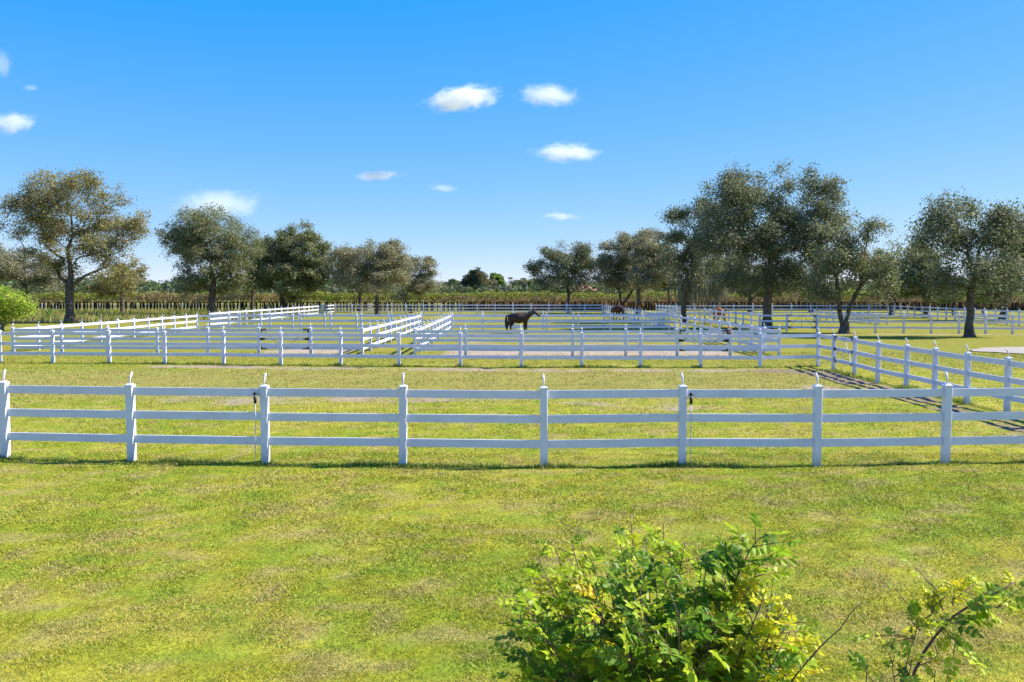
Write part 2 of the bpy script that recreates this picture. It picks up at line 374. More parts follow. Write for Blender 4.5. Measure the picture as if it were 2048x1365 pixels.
fence('sunlit white fence on the left of the rear paddock, leading to the hedge', line((-25.0, YB), (-24.6, 124.4)), RIGHT, end_posts=(False, True))
fence('white rear fence of the back paddock in front of the hedge', line((-24.6, 124.4), (12.5, 124.4)), AWAY, end_posts=(False, False))
fence('shaded white fence along the right of both paddocks, ending beside the rear horse', line(C2[-1], (12.5, 124.4)), LEFT, end_posts=(False, True), sink=.11)
M0 = G(1519, 664)
fence('white fence on the right of the tree alley, in front of the chestnut horse', line((M0[0], M0[1]), (18.9, 118.0)), LEFT, end_posts=(False, True))
MF = [(1519, 664.5), (1573, 664.5), (1634, 666), (1692, 666), (1750.5, 666), (1807, 666), (1862, 667), (1917.5, 667), (1971, 667.5), (2024.5, 668), (2078, 668)]
fence('white fence with plain posts between the three large right hand oaks', [G(*p) for p in MF], AWAY, skip=(1,))
fence('distant white rear fence behind the chestnut horse and the big oak', line((18.9, 118.0), (49.3, 118.0)), AWAY, end_posts=(False, False))
fence('shaded white fence slanting away behind the rightmost oak', line((45.2, 68.0), (49.3, 118.0)), LEFT)
fence('low two rail white fence seen end on behind the forked oak', line((35.4, 85), (33.9, 101), 1.6), AWAY, rails=[(.72, .95), (.2, .4)], postme=ME['lowpost'], group='white rail fences around the paddocks')
fence('farthest white rail fence, seen between the dark hedge stems', line((-96, 156), (96, 156)), AWAY, bracket=False)

# gates
def gate(label, a, b, style, brace_mat, z=0):
    a = np.array(a); b = np.array(b); L = np.hypot(*(b - a)); ang = math.atan2(b[1] - a[1], b[0] - a[0])
    root = empty('paddock_gate', (a[0], a[1], -z), ang); tag(root, label, 'gate', 'paddock gates')
    x0, x1 = .10, L - .10
    for (z0, z1) in RH:
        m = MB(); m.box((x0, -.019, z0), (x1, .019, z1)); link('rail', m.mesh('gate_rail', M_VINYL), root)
    for xa in (x0, x1 - .05):
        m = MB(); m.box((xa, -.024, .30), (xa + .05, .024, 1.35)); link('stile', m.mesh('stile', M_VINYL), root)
    c = (x0 + x1) / 2
    if style == 'V': br = [((x0 + .1, 1.3), (c - .05, .34)), ((x1 - .1, 1.3), (c + .05, .34))]
    else: br = [((x0 + .1, .34), (c - .12, 1.3)), ((x1 - .1, .34), (c + .12, 1.3)), ((c, .34), (c, 1.3))]
    for (p, q) in br:
        m = MB(); m.tube([(p[0], -.033, p[1]), (q[0], -.033, q[1])], .013, 6); link('brace', m.mesh('brace', brace_mat), root)
    for s, xs_ in ((1, x0), (-1, x1)):
        for zc, k in ((1.31, -1), (.34, 1)):
            m = MB()
            m.box((min(xs_, xs_ + s * .30), -.028, zc - .03), (max(xs_, xs_ + s * .30), .028, zc + .03))
            m.box((min(xs_, xs_ + s * .07), -.031, min(zc, zc + k * .16)), (max(xs_, xs_ + s * .07), .031, max(zc, zc + k * .16)))
            m.tube([(xs_ - s * .06, 0, zc - .05), (xs_ - s * .06, 0, zc + .05)], .03, 8)
            link('hinge', m.mesh('hinge', M_BLACK), root)
        m = MB(); zc = .83
        m.add([(xs_ - s * .05, -.035, zc - .07), (xs_ + s * .12, -.035, zc - .06), (xs_ + s * .30, -.035, zc), (xs_ + s * .12, -.035, zc + .06), (xs_ - s * .05, -.035, zc + .07),
               (xs_ - s * .05, .035, zc - .07), (xs_ + s * .12, .035, zc - .06), (xs_ + s * .30, .035, zc), (xs_ + s * .12, .035, zc + .06), (xs_ - s * .05, .035, zc + .07)],
              [(0,1,2,3,4), (9,8,7,6,5)] + [(i, i + 5, (i+1)%5 + 5, (i+1)%5) for i in range(5)])
        m.tube([(xs_ - s * .07, 0, zc - .08), (xs_ - s * .07, 0, zc + .08)], .04, 8)
        link('latch' if s == -1 else 'hinge', m.mesh('latch', M_BLACK), root)
    return root
gate('white gate with black hinges in the left paddock front fence', C1[5], C1[6], 'V', M_STEEL, .11)
gate('white gate with black hinges in the middle paddock fence, beside the hanging halter', C2[5], C2[6], 'V', M_STEEL, .11)
gate('small far gate between the big oak and the forked oak', G(*MF[1]), G(*MF[2]), 'A', M_BLACK)
gate('white gate with white braces in the right hand side fence', side[1], side[2], 'A', M_VINYL)

# insulated cables on posts
def cable(label, px, pyb, dx=0.0, h=1.28, y_off=-.085):
    x, y = G(px, pyb); y += y_off
    root = empty('insulated_cable', (x, y, 0)); tag(root, label, 'electric cable', 'cables hanging on fence posts')
    m = MB(); m.tube([(0, 0, h), (0, 0, h - .02), (0, 0, h - .05)], [.022, .034, .034], 10); m.tube([(0, 0, h - .075), (0, 0, h - .2)], [.031, .024], 10)
    m.box((-.01, 0, h - .06), (.01, .07, h - .02)); link('connector', m.mesh('connector', M_BLACK, True), root)
    m = MB(); m.tube([(0, 0, h - .05), (0, 0, h - .075)], .026, 10); link('collar', m.mesh('collar', M_CORD, True), root)
    m = MB(); m.tube([(0, 0, h - .2), (.004, 0, .8), (-.005, 0, .4), (dx, .01, -.03)], .0085, 6); link('cord', m.mesh('cord', M_CORD, True), root)
cable('black connector with pale cord left of the third front fence post from left', 515, 926.5, -.03)
cable('black connector with pale cord beside the sixth front fence post', 1379, 929, .01)
cable('distant black connector and white cord left of the rightmost oak trunk', 1921.5, 667)

# halter hung on the gate post
M_HALT = simple('maroon_webbing', (.22, .02, .02), .8); M_ORG = simple('orange_rope', (.65, .22, .06), .8)
hx, hy = C2[6]; root = empty('horse_halter', (hx - .06, hy - .11, 0)); tag(root, 'maroon halter with orange rope hung on the gate post', 'halter')
m = MB()
for rr_, zc in ((.075, 1.22), (.06, 1.10)):
    m.tube([(rr_ * math.cos(t), -.01 * math.sin(t), zc + rr_ * 1.3 * math.sin(t)) for t in np.linspace(0, 6.28, 14)], .016, 5)
m.tube([(-.07, 0, 1.25), (-.06, -.01, 1.1), (-.05, 0, 1.0)], .018, 5); link('noseband', m.mesh('noseband', M_HALT), root); root.location.z = -.07
m = MB(); m.tube([(-.02 + .1 * math.cos(t), .11 + .1 * math.sin(t), 1.43 + .02 * math.sin(3 * t)) for t in np.linspace(0, 12.5, 28)], .022, 5); m.tube([(.06, .02, 1.43), (.07, -.01, 1.3), (.06, -.01, 1.12)], .016, 5)
link('lead_rope', m.mesh('lead_rope', M_ORG), root)

# ------------------------------------------------------------------ trees
def leaf_quads(c, size, r, up=.25):
    n = len(c); a = r.normal(size=(n, 3)); a[:, 2] *= .8; a /= np.linalg.norm(a, axis=1)[:, None]
    b = r.normal(size=(n, 3)); b -= a * (a * b).sum(1)[:, None]; b /= np.linalg.norm(b, axis=1)[:, None]
    s = (size * (.55 + .9 * r.random(n)))[:, None] if np.isscalar(size) else (size * (.55 + .9 * r.random(n)))[:, None]
    V = np.stack([c - a * s * .5, c - b * s * .28, c + a * s * .5, c + b * s * .28], 1)
    return V.reshape(-1, 3)
def tubes_np(A, B, ra, rb, n=4):
    m = len(A); d = B - A; L = np.linalg.norm(d, axis=1)[:, None] + 1e-9; d = d / L
    ref = np.where(np.abs(d[:, 2:3]) > .9, np.array([[1., 0, 0]]), np.array([[0., 0, 1]]))
    u = np.cross(d, ref); u /= np.linalg.norm(u, axis=1)[:, None]; w = np.cross(d, u)
    t = np.arange(n) * 2 * math.pi / n
    ring = u[:, None, :] * np.cos(t)[None, :, None] + w[:, None, :] * np.sin(t)[None, :, None]
    VA = A[:, None] + ring * ra[:, None, None]; VB = B[:, None] + ring * rb[:, None, None]
    V = np.concatenate([VA, VB], 1).reshape(-1, 3)
    k = np.arange(n); f = np.stack([k, (k + 1) % n, (k + 1) % n + n, k + n], 1)
    Fq = (np.arange(m)[:, None, None] * 2 * n + f[None]).reshape(-1, 4)
    return V, Fq
OLIVE = [(.080, .100, .036), (.112, .128, .050), (.15, .15, .085), (.055, .072, .028), (.15, .145, .10)]
GREEN = [(.05, .10, .02), (.08, .14, .03), (.11, .17, .04), (.13, .16, .05)]
GREY = [(.12, .125, .07), (.16, .15, .10), (.09, .10, .05), (.19, .17, .13)]
DARK = [(.052, .068, .028), (.075, .092, .042), (.105, .115, .065), (.15, .15, .105)]
AUT = [(.12, .12, .03), (.16, .14, .045), (.085, .10, .032), (.19, .15, .07), (.14, .13, .08)]
LIME = [(.16, .24, .02), (.22, .28, .03), (.10, .18, .02), (.25, .25, .05)]
def tree(name, label, cat, Y, basex, lobes, trunk_w, fork, pal, seed, dens=1.0, leaf=.2, group='oak trees around the paddocks', stems=1, droop=0.0, gap=.5, lean=0.0, bark=None, twigs=5, base_py=None, moss=0, twigcol=None):
    """lobes: (cx, cy, rx, ry) in photograph pixels at depth Y; fork: photo y at which limbs leave the trunk."""
    r = np.random.default_rng(seed); bark = bark or M_BARK
    bx = Xat(basex, Y); base = np.array([bx, Y, 0.0]); s = F / Y
    fz = max(.3, P(0, fork, Y)[2])
    ell = []
    for (cx, cy, rx, ry) in lobes:
        c = P(cx, cy, Y); ell.append((c, rx / s, min(max(rx, ry * .8), 90) / s * .85, ry / s))
    area = sum(e[1] * e[3] for e in ell)
    pts = []
    for c, ax, ay, az in ell:
        n = int(max(5, 21 * dens * ax * az)); q = r.normal(size=(n * 3, 3)); q /= np.linalg.norm(q, axis=1)[:, None]
        q *= (r.random(n * 3) ** .42 * np.where(r.random(n * 3) < .05, 1.08, 1.0))[:, None]; p = c + q * np.array([ax, ay, az]) * .93
        sub = p[:max(4, int(ax * az * 4.2 * dens))]                # limbs end in separate leaf masses
        big = ax * az > 2
        if big:
            kk = r.integers(0, len(sub), n); sr = (.30 + .40 * r.random(len(sub)))[kk] * min(.95, .30 + .13 * math.sqrt(ax * az))
            p = sub[kk] + r.normal(size=(n, 3)) * sr[:, None] * np.array([1, 1, .7])
        else: p = p[:n]
        nn = vnoise(p[:, 0] / 1.7 + seed, p[:, 1] / 1.7, p[:, 2] / 1.5, s=seed); p = p[nn > gap - .20]
        pts.append(p)
    pts = np.concatenate(pts); pts = pts[pts[:, 2] > max(.4, fz * .35)]
    # skeleton
    nodes = []; par = []; pl = []
    def add(p, q, l): nodes.append(np.array(p, float)); par.append(q); pl.append(l); return len(nodes) - 1
    i0 = add(base - np.array([0, 0, .15]), -1, 0); last = []
    cen = np.average(pts, axis=0)
    for k in range(stems):
        a = 2 * math.pi * k / stems + r.random() * .6; prev = i0; m = 4
        off = np.array([math.cos(a), .5 * math.sin(a), 0]) * (0 if stems == 1 else .16 * fz)
        for j in range(1, m + 1):
            t = j / m; p = base + off * t ** 1.3 * (1.5 if stems > 1 else 1) + np.array([lean * t * t + r.normal() * .012 * fz, r.normal() * .012 * fz, fz * t])
            prev = add(p, prev, fz * t)
        # leader going up through the crown
        top = np.array([cen[0] * .5 + base[0] * .5, cen[1], pts[:, 2].max() * .62 + fz * .38]); st = nodes[prev]; m2 = 4
        tgt = top + np.array([math.cos(a), math.sin(a) * .6, 0]) * (0 if stems == 1 else .3 * (top[2] - fz))
        for j in range(1, m2 + 1):
            t = j / m2; p = st * (1 - t) + tgt * t + r.normal(size=3) * .05 * (tgt[2] - fz) * (t < 1)
            prev = add(p, prev, pl[prev] + np.linalg.norm(tgt - st) / m2)
    order = np.argsort(np.linalg.norm(pts - np.array([base[0], base[1], fz]), axis=1))
    step = max(4, len(order) // 260); tips = []
    sel = order[::step] if len(order) > 260 else order
    NA = np.array(nodes); 
    skel_pts = pts[sel]
    for p in skel_pts:
        NA = np.array(nodes); PLn = np.array(pl); d = np.linalg.norm(NA - p, axis=1)
        cost = d * 1.0 + PLn * .28 + (NA[:, 2] > p[2] + .3) * (NA[:, 2] - p[2]) * .8; cost[:1] = 1e9
        if stems >= 1: cost[NA[:, 2] < fz * .97] += 3
        j = int(np.argmin(cost)); a = nodes[j]; L = d[j]
        mid = a * .5 + p * .5 + np.array([r.normal() * .1, r.normal() * .1, .08 * (1 - 2 * droop)]) * L
        k = add(mid, j, pl[j] + L * .5) if L > .5 else j
        tips.append(add(p, k, pl[j] + L))
    NA = np.array(nodes); W = np.zeros(len(nodes)); W[tips] += 1
    for i in range(len(nodes) - 1, 0, -1): W[par[i]] += W[i]
    rt = trunk_w / s / 2; rad = .011 + (rt * .85 - .011) * (W / W[0]) ** .78
    if stems > 1: rad[0] = rt
    A = NA[[par[i] for i in range(1, len(nodes))]]; B = NA[1:]
    rb = rad[1:]; ra = np.minimum(rad[[par[i] for i in range(1, len(nodes))]], rb * 1.5)
    big = rb > rt * .45; ra[big] = rad[[par[i] for i in range(1, len(nodes))]][big]
    ra[0] = rt * 1.05 if len(ra) else rt
    root = empty(name, tuple(base)); tag(root, label, cat, group)
    V1, F1 = tubes_np(A - base, B - base, ra, rb, 6 if Y > 50 else 8)
    # root flare
    fl = MB(); ringn = 12
    zs = [-.15, 0.02, .12, .35, .8]; rs = [1.55, 1.38, 1.2, 1.08, .98]
    t0 = nodes[1] - base
    fl.tube([(t0[0] * z / max(t0[2], .9) if z > 0 else 0, t0[1] * z / max(t0[2], .9) if z > 0 else 0, z) for z in zs], [rt * q for q in rs], ringn, cap=False)
    fv = np.array(fl.v); ff = np.array(fl.f[4]) + len(V1)
    an = np.arctan2(fv[:, 1], fv[:, 0]); k = 1 + .16 * np.sin(an * 5 + seed) * np.clip(1 - fv[:, 2], 0, 1); fv[:, 0] *= k; fv[:, 1] *= k
    Vt = np.concatenate([V1, fv]); link('trunk', npmesh('trunk', Vt, [F1, ff], bark, smooth=True), root)
    # twigs and leaves about every cluster centre
    nl = int(np.clip(56 * dens, 20, 100)); cr = .48 if leaf < .5 else .8
    rs_ = min(.42, .036 * math.sqrt(area) + .20)
    par_near = None
    d2 = []
    for ch in np.array_split(pts, max(1, len(pts) // 200)):
        dd = np.linalg.norm(ch[:, None] - NA[None], axis=2); dd[:, :4] = 1e9; d2.append(np.argmin(dd, 1))
    d2 = np.concatenate(d2); TA = [NA[d2]]; TB = [pts]; TR = [np.full(len(pts), .016)]
    for k in range(twigs):
        q = r.normal(size=pts.shape) * rs_ * 1.1; q[:, 2] -= droop * .6 * np.abs(q[:, 2]) + droop * .3
        TA.append(pts); TB.append(pts + q); TR.append(np.full(len(pts), .010))
    TA = np.concatenate(TA); TB = np.concatenate(TB); TR = np.concatenate(TR)
    V2, F2 = tubes_np(TA - base, TB - base, TR, TR * .5, 3)
    cn = np.repeat(pts, nl, 0); which = r.random(len(cn)); q = np.clip(r.normal(size=cn.shape), -1.9, 1.9) * rs_
    q[:, 2] = q[:, 2] * .75 - droop * .5 * np.abs(q[:, 2]); cc = cn + q
    V3 = leaf_quads(cc - base, leaf * .92, r)
    pal = np.array(pal); cid = np.repeat(r.integers(0, len(pal), len(pts)), nl); alt = r.random(len(cn)) < .45
    cid[alt] = r.integers(0, len(pal), alt.sum()); col = pal[cid] * np.array([2.2, 2.1, 1.78]) * (.65 + .7 * r.random(len(cn)))[:, None]
    col = np.repeat(col, 4, 0)
    tc = np.tile(np.array(twigcol or (.30, .265, .22)), (len(V2), 1))
    nb = len(V2)
    Vl = np.concatenate([V2, V3]); Cl = np.concatenate([tc, col])
    q4 = np.arange(len(V3)).reshape(-1, 4) + nb
    fs = [F2, q4]
    link('crown', npmesh('crown', Vl, fs, M_LEAF, col=Cl), root)
    if moss:
        low = pts[np.argsort(pts[:, 2])[:moss]]; n = len(low) * 14
        c = np.repeat(low, 14, 0) + r.normal(size=(n, 3)) * .5; L = .5 + 1.1 * r.random(n)
        w = .035 + .04 * r.random(n); a = r.random(n) * 6.28
        Vm = np.stack([c + np.stack([np.cos(a) * w, np.sin(a) * w, 0 * a], 1), c - np.stack([np.cos(a) * w, np.sin(a) * w, 0 * a], 1), c - np.stack([.05 * np.cos(a), 0 * a, L], 1)], 1).reshape(-1, 3) - base
        Vm[:, 2] = np.maximum(Vm[:, 2], .5)
        mo = link('moss', npmesh('moss', Vm, [np.arange(len(Vm)).reshape(-1, 3)], M_DRY, col=np.tile([.19, .185, .14], (len(Vm), 1))), root); mo['kind'] = 'stuff'
    return root
OAK = 'live_oak'
def yb(base_py): return G(1024, base_py)[1]
tree(OAK, 'tall spreading oak with yellowing sparse crown, left of frame beside the pond', 'tree', 91, 140, [(145, 410, 120, 68), (80, 440, 75, 60), (215, 460, 72, 62), (270, 470, 38, 48), (130, 500, 90, 50), (225, 540, 60, 42), (45, 405, 38, 38), (160, 380, 80, 40)], 19, 575, AUT, 101, .8, .2, gap=.53, droop=.2, twigs=6)
tree(OAK, 'round crowned dark oak rising behind the left sunlit fence, dark trunk', 'tree', 118, 425, [(425, 455, 80, 50), (380, 490, 62, 52), (470, 500, 55, 58), (425, 520, 80, 45), (350, 480, 34, 34), (400, 560, 50, 22), (375, 575, 36, 18), (470, 570, 40, 20)], 16, 590, OLIVE, 102, .85, .22, gap=.50)
tree(OAK, 'dense tall oak with a squarish crown, third from left', 'tree', 137, 565, [(590, 485, 50, 38), (550, 515, 48, 48), (628, 530, 46, 50), (575, 560, 62, 42), (520, 550, 26, 36), (645, 500, 16, 18)], 13, 585, OLIVE, 103, 1.1, .26, gap=.40)
tree(OAK, 'broad domed oak standing just inside the rear paddock fence, dark straight trunk', 'tree', 118.5, 755, [(745, 515, 60, 32), (694, 535, 42, 42), (800, 530, 40, 32), (750, 555, 70, 32), (775, 500, 40, 18)], 9.5, 588, GREY, 104, 1.0, .22, gap=.42, droop=.3)
tree(OAK, 'smaller oak behind the domed one, broken pale limb at its fork', 'tree', 138, 720, [(705, 545, 40, 38), (690, 520, 28, 25), (730, 565, 32, 24)], 8, 590, OLIVE, 105, 1.1, .26, gap=.4)
tree(OAK, 'leaning wispy oak at the right end of the left tree row', 'tree', 133, 822, [(835, 545, 38, 38), (850, 570, 32, 30), (810, 580, 34, 22), (858, 530, 20, 22)], 6, 600, GREY, 106, .8, .24, gap=.46, droop=.4, lean=-1.0)
tree(OAK, 'open crowned oak at the left end of the right tree row', 'tree', 134, 1138, [(1128, 520, 48, 36), (1085, 545, 34, 24), (1170, 530, 36, 38), (1130, 560, 62, 28), (1110, 505, 24, 18), (1165, 500, 22, 14)], 8, 590, DARK, 107, .85, .24, gap=.46)
tree(OAK, 'greyish oak with several leaning trunks above the rear horse', 'tree', 131, 1243, [(1250, 505, 55, 40), (1215, 545, 38, 42), (1290, 490, 42, 34), (1270, 550, 60, 38)], 11, 607, GREY, 108, 1.0, .25, gap=.42, stems=3, droop=.2)
tree(OAK, 'grey leaved oak with a thick pale trunk right of the rear horse', 'tree', 124, 1277, [(1300, 500, 44, 44), (1325, 530, 40, 46), (1290, 560, 44, 28)], 10, 585, GREY, 109, .9, .24, gap=.45)
tree(OAK, 'tall dark oak growing in the fenced alley, moss on lower branches', 'tree', 91, 1367, [(1395, 440, 56, 46), (1360, 490, 44, 52), (1410, 500, 58, 55), (1350, 430, 24, 34), (1380, 550, 52, 34), (1440, 400, 40, 34), (1400, 575, 44, 24)], 13, 580, DARK, 110, .85, .2, gap=.48, moss=50)
tree(OAK, 'slim oak trunk behind the alley fences, small dull crown', 'tree', 126, 1337, [(1335, 560, 26, 24), (1345, 540, 22, 22)], 6, 590, DARK, 111, 1.1, .25, gap=.4)
tree(OAK, 'mossy leaning trunk just left of the chestnut horse', 'tree', 128, 1424, [(1420, 545, 32, 36), (1400, 565, 26, 24)], 8, 585, DARK, 112, 1.1, .25, gap=.4, moss=40, lean=1.2)
tree(OAK, 'thin dark trunk just right of the chestnut horse', 'tree', 128, 1450, [(1460, 545, 34, 38), (1485, 560, 24, 24)], 6, 585, DARK, 113, 1.1, .25, gap=.4)
tree(OAK, 'largest oak, high dark crown over the fence corner right of centre', 'tree', 76.2, 1535, [(1545, 400, 72, 66), (1460, 400, 72, 62), (1625, 440, 66, 80), (1660, 375, 30, 36), (1620, 370, 18, 36), (1500, 480, 95, 66), (1590, 500, 90, 70), (1440, 480, 56, 62), (1540, 560, 78, 42), (1670, 470, 40, 46), (1470, 360, 30, 28), (1470, 572, 56, 26), (1610, 575, 60, 28), (1660, 540, 34, 36)], 20, 565, DARK, 114, .95, .19, gap=.47, twigs=5)
tree(OAK, 'oak with a low forked trunk in front of the plain fence', 'tree', 67.6, 1688, [(1740, 510, 56, 55), (1690, 520, 60, 62), (1650, 560, 44, 44), (1775, 545, 30, 45), (1700, 470, 46, 40), (1750, 465, 30, 24), (1760, 585, 36, 18), (1640, 590, 30, 16)], 17, 622, OLIVE, 115, .85, .18, gap=.49, stems=2)
tree(OAK, 'rightmost big oak with straight trunk standing on sunny grass', 'tree', 61.6, 1940, [(1935, 460, 90, 62), (1880, 500, 54, 62), (2000, 490, 66, 70), (1940, 540, 84, 50), (1870, 440, 36, 32), (1900, 415, 50, 26), (2040, 440, 34, 36), (2030, 560, 44, 36), (1965, 435, 62, 42), (1890, 575, 46, 28), (1990, 585, 44, 24)], 17, 590, DARK, 116, .85, .18, gap=.48)
tree(OAK, 'short dark trunked oak between the forked and the rightmost oaks', 'tree', 117, 1782, [(1785, 550, 58, 34), (1750, 530, 34, 30), (1825, 535, 42, 38), (1840, 500, 26, 28)], 8, 598, OLIVE, 117, 1.0, .24, gap=.42, stems=2)
tree(OAK, 'oak with a broad grey trunk behind the rightmost oak, cut by frame', 'tree', 98, 2006, [(2020, 480, 50, 50), (2050, 520, 50, 60), (1990, 545, 50, 42), (2080, 470, 50, 60)], 16, 600, DARK, 118, .9, .22, gap=.44, stems=2)
tree(OAK, 'hazy grey twiggy tree behind the far left oak', 'tree', 128, 52, [(50, 535, 70, 40), (0, 520, 50, 45), (95, 560, 46, 32)], 10, 590, GREY, 119, .75, .25, gap=.44, group='background trees')
tree(OAK, 'drooping olive tree under the right side of the far left oak', 'tree', 126, 245, [(240, 560, 46, 34), (262, 545, 26, 30), (200, 572, 34, 20)], 8, 590, AUT, 120, .85, .25, gap=.44, droop=.5, group='background trees')
tree(OAK, 'dark evergreen behind the gap between second and third left oaks', 'tree', 150, 506, [(500, 560, 30, 34), (525, 530, 20, 30)], 7, 592, OLIVE, 121, 1.0, .28, gap=.4, group='background trees')
tree(OAK, 'dull green oak filling the gap left of the rightmost oak', 'tree', 108, 1852, [(1850, 530, 44, 46), (1825, 560, 38, 34), (1870, 570, 40, 30), (1800, 580, 30, 20)], 9, 602, OLIVE, 130, 1.1, .24, gap=.4, group='background trees')
tree(OAK, 'dark low oak seen beneath the left side of the largest oak', 'tree', 134, 1500, [(1500, 560, 44, 34), (1470, 540, 34, 36), (1545, 572, 40, 24)], 8, 600, DARK, 131, 1.1, .26, gap=.4, group='background trees')
tree(OAK, 'low oak behind the crown gap left of the forked oak', 'tree', 136, 1622, [(1620, 570, 46, 28), (1590, 560, 34, 30), (1660, 578, 30, 20)], 8, 602, OLIVE, 132, 1.1, .26, gap=.4, group='background trees')
tree('broadleaf_tree', 'brownish mounded tree in the central gap on the horizon', 'tree', 195, 955, [(952, 560, 26, 16), (966, 572, 30, 14), (935, 572, 14, 14)], 4, 586, [(.10, .085, .05), (.075, .085, .04), (.12, .10, .07), (.05, .07, .03)], 122, 1.6, .4, gap=.25, group='background trees')
tree('broadleaf_tree', 'bright green rounded tree right of the brownish one', 'tree', 200, 995, [(992, 560, 14, 13), (1000, 572, 14, 14)], 3, 586, GREEN, 123, 1.8, .4, gap=.2, group='background trees')
tree('broadleaf_tree', 'small dark green tree left of the brownish horizon tree', 'tree', 198, 908, [(908, 574, 18, 11), (908, 566, 8, 6)], 3, 586, [(.05, .085, .03), (.08, .11, .045), (.11, .13, .07)], 124, 1.6, .4, gap=.25, group='background trees')
tree('broadleaf_tree', 'wide low dark green tree right of the horizon palm', 'tree', 192, 1050, [(1050, 572, 26, 13), (1070, 568, 16, 10)], 3, 588, OLIVE, 125, 1.6, .4, gap=.25, group='background trees')
tree('shrub', 'bright lime green shrub cut by the left edge of the frame', 'shrub', 72, 2, [(10, 600, 42, 26), (-30, 590, 46, 34), (38, 620, 26, 20), (-10, 630, 40, 18), (50, 606, 14, 12)], 7, 640, LIME, 126, 1.5, .15, gap=.36, group='shrubs near the fences', lean=.6, stems=2, bark=M_BARK2)
tree('shrub', 'bright green shrub behind the rightmost oak trunk', 'shrub', 112, 1965, [(1965, 590, 30, 16), (1985, 578, 20, 14)], 3, 606, GREEN, 127, 1.5, .25, gap=.3, group='shrubs near the fences', stems=2)
tree('shrub', 'mid green shrub left of the rightmost oak trunk', 'shrub', 114, 1905, [(1905, 588, 26, 16), (1888, 596, 18, 12)], 3, 606, GREEN, 128, 1.5, .25, gap=.3, group='shrubs near the fences', stems=2)
tree('shrub', 'tiny leafy sapling on the bank right of the lime shrub', 'shrub', 100, 97, [(97, 630, 7, 9)], 1.2, 636, GREEN, 129, 2.2, .14, gap=.1, group='shrubs near the fences')

# broken pale limb on the smaller left oak is a bare snag of its own tree: add as part
# palms on the horizon
M_PALM = leafmat('palm_leaf', .5, .2)
def palm(label, px, py, Y, r_, col, seed):
    r = np.random.default_rng(seed); c = P(px, py, Y); x = c[0]; root = empty('sabal_palm', (x, Y, 0)); tag(root, label, 'palm', 'palms on the horizon')
    m = MB(); m.tube([(0, 0, -.1), (.05, 0, c[2] * .5), (0, 0, c[2])], [.2, .16, .15], 8); link('trunk', m.mesh('palm_trunk', M_BARK2, True), root)
    Vs = []; n = 34
    for k in range(n):
        az = r.random() * 6.28; el = R(r.uniform(-55, 80)); d = np.array([math.cos(az) * math.cos(el), math.sin(az) * math.cos(el), math.sin(el)])
        h = np.array([0, 0, c[2]]) + d * r_ * .45; side_ = np.cross(d, [0, 0, 1.]); side_ /= np.linalg.norm(side_) + 1e-6
        for j in range(12):
            t = (j - 5.5) / 5.5 * 1.25; q = d * math.cos(t) + side_ * math.sin(t); q[2] -= .25
            w = np.cross(q, d) if abs(t) > .05 else side_ * .3; w = side_ * .06 * r_
            Vs += [h - w * .5, h + w * .5, h + q * r_ * .65]
    V = np.array(Vs); link('crown', npmesh('palm_crown', V, [np.arange(len(V)).reshape(-1, 3)], M_PALM, col=np.tile(col, (len(V), 1)) * (.7 + .6 * np.repeat(r.random(len(V) // 3), 3))[:, None]), root)
palm('dark round headed palm standing above the central horizon trees', 1021, 562, 190, 1.05, (.05, .07, .035), 1)
palm('low green palm between the two leftmost oaks', 300, 574, 168, 1.7, (.10, .16, .045), 2)
palm('small palm just right of the low green one, nearer the second oak', 335, 570, 172, 1.3, (.06, .10, .035), 3)
palm('half hidden palm in front of the wide low horizon tree', 1040, 576, 186, 1.2, (.08, .11, .04), 4)

# far wood (one mass)
tx = [-200, 0, 60, 110, 180, 280, 318, 345, 430, 520, 650, 800, 880, 930, 1060, 1180, 1300, 1500, 1700, 1850, 2048, 2300]
ty = [545, 548, 551, 558, 562, 560, 570, 562, 560, 558, 560, 562, 572, 577, 574, 566, 564, 566, 566, 560, 556, 552]
n = 46000; r = RNG; Yt = r.uniform(178, 215, n); px = r.uniform(-180, 2230, n)
top = np.interp(px, tx, ty) + (vnoise(px / 14, Yt / 6, s=4) - .5) * 16 + (vnoise(px / 5, Yt / 3, s=5) - .5) * 7
u = r.random(n) ** .8; py = 600 - (600 - top) * u
X = (px - 1024) / F * Yt; Z = CH + (585 - py) / F * Yt; Z = np.maximum(Z, .1)
c = np.stack([X, Yt, Z], 1); pal = np.array([(.075, .105, .035), (.11, .14, .05), (.15, .16, .08), (.09, .15, .04), (.19, .18, .12)])
ci = (vnoise(X / 5, Yt / 8, s=8) * 4.99).astype(int); alt = r.random(n) < .4; ci[alt] = r.integers(0, 5, alt.sum())
col = np.repeat(pal[ci] * (.7 + .6 * r.random(n))[:, None], 4, 0)
V = leaf_quads(c, .85, r); o = link('far_wood', npmesh('far_wood', V, [np.arange(len(V)).reshape(-1, 4)], M_LEAF, col=col)); tag(o, 'low dark band of mixed woodland along the horizon behind the hedge', 'woodland', kind='stuff')

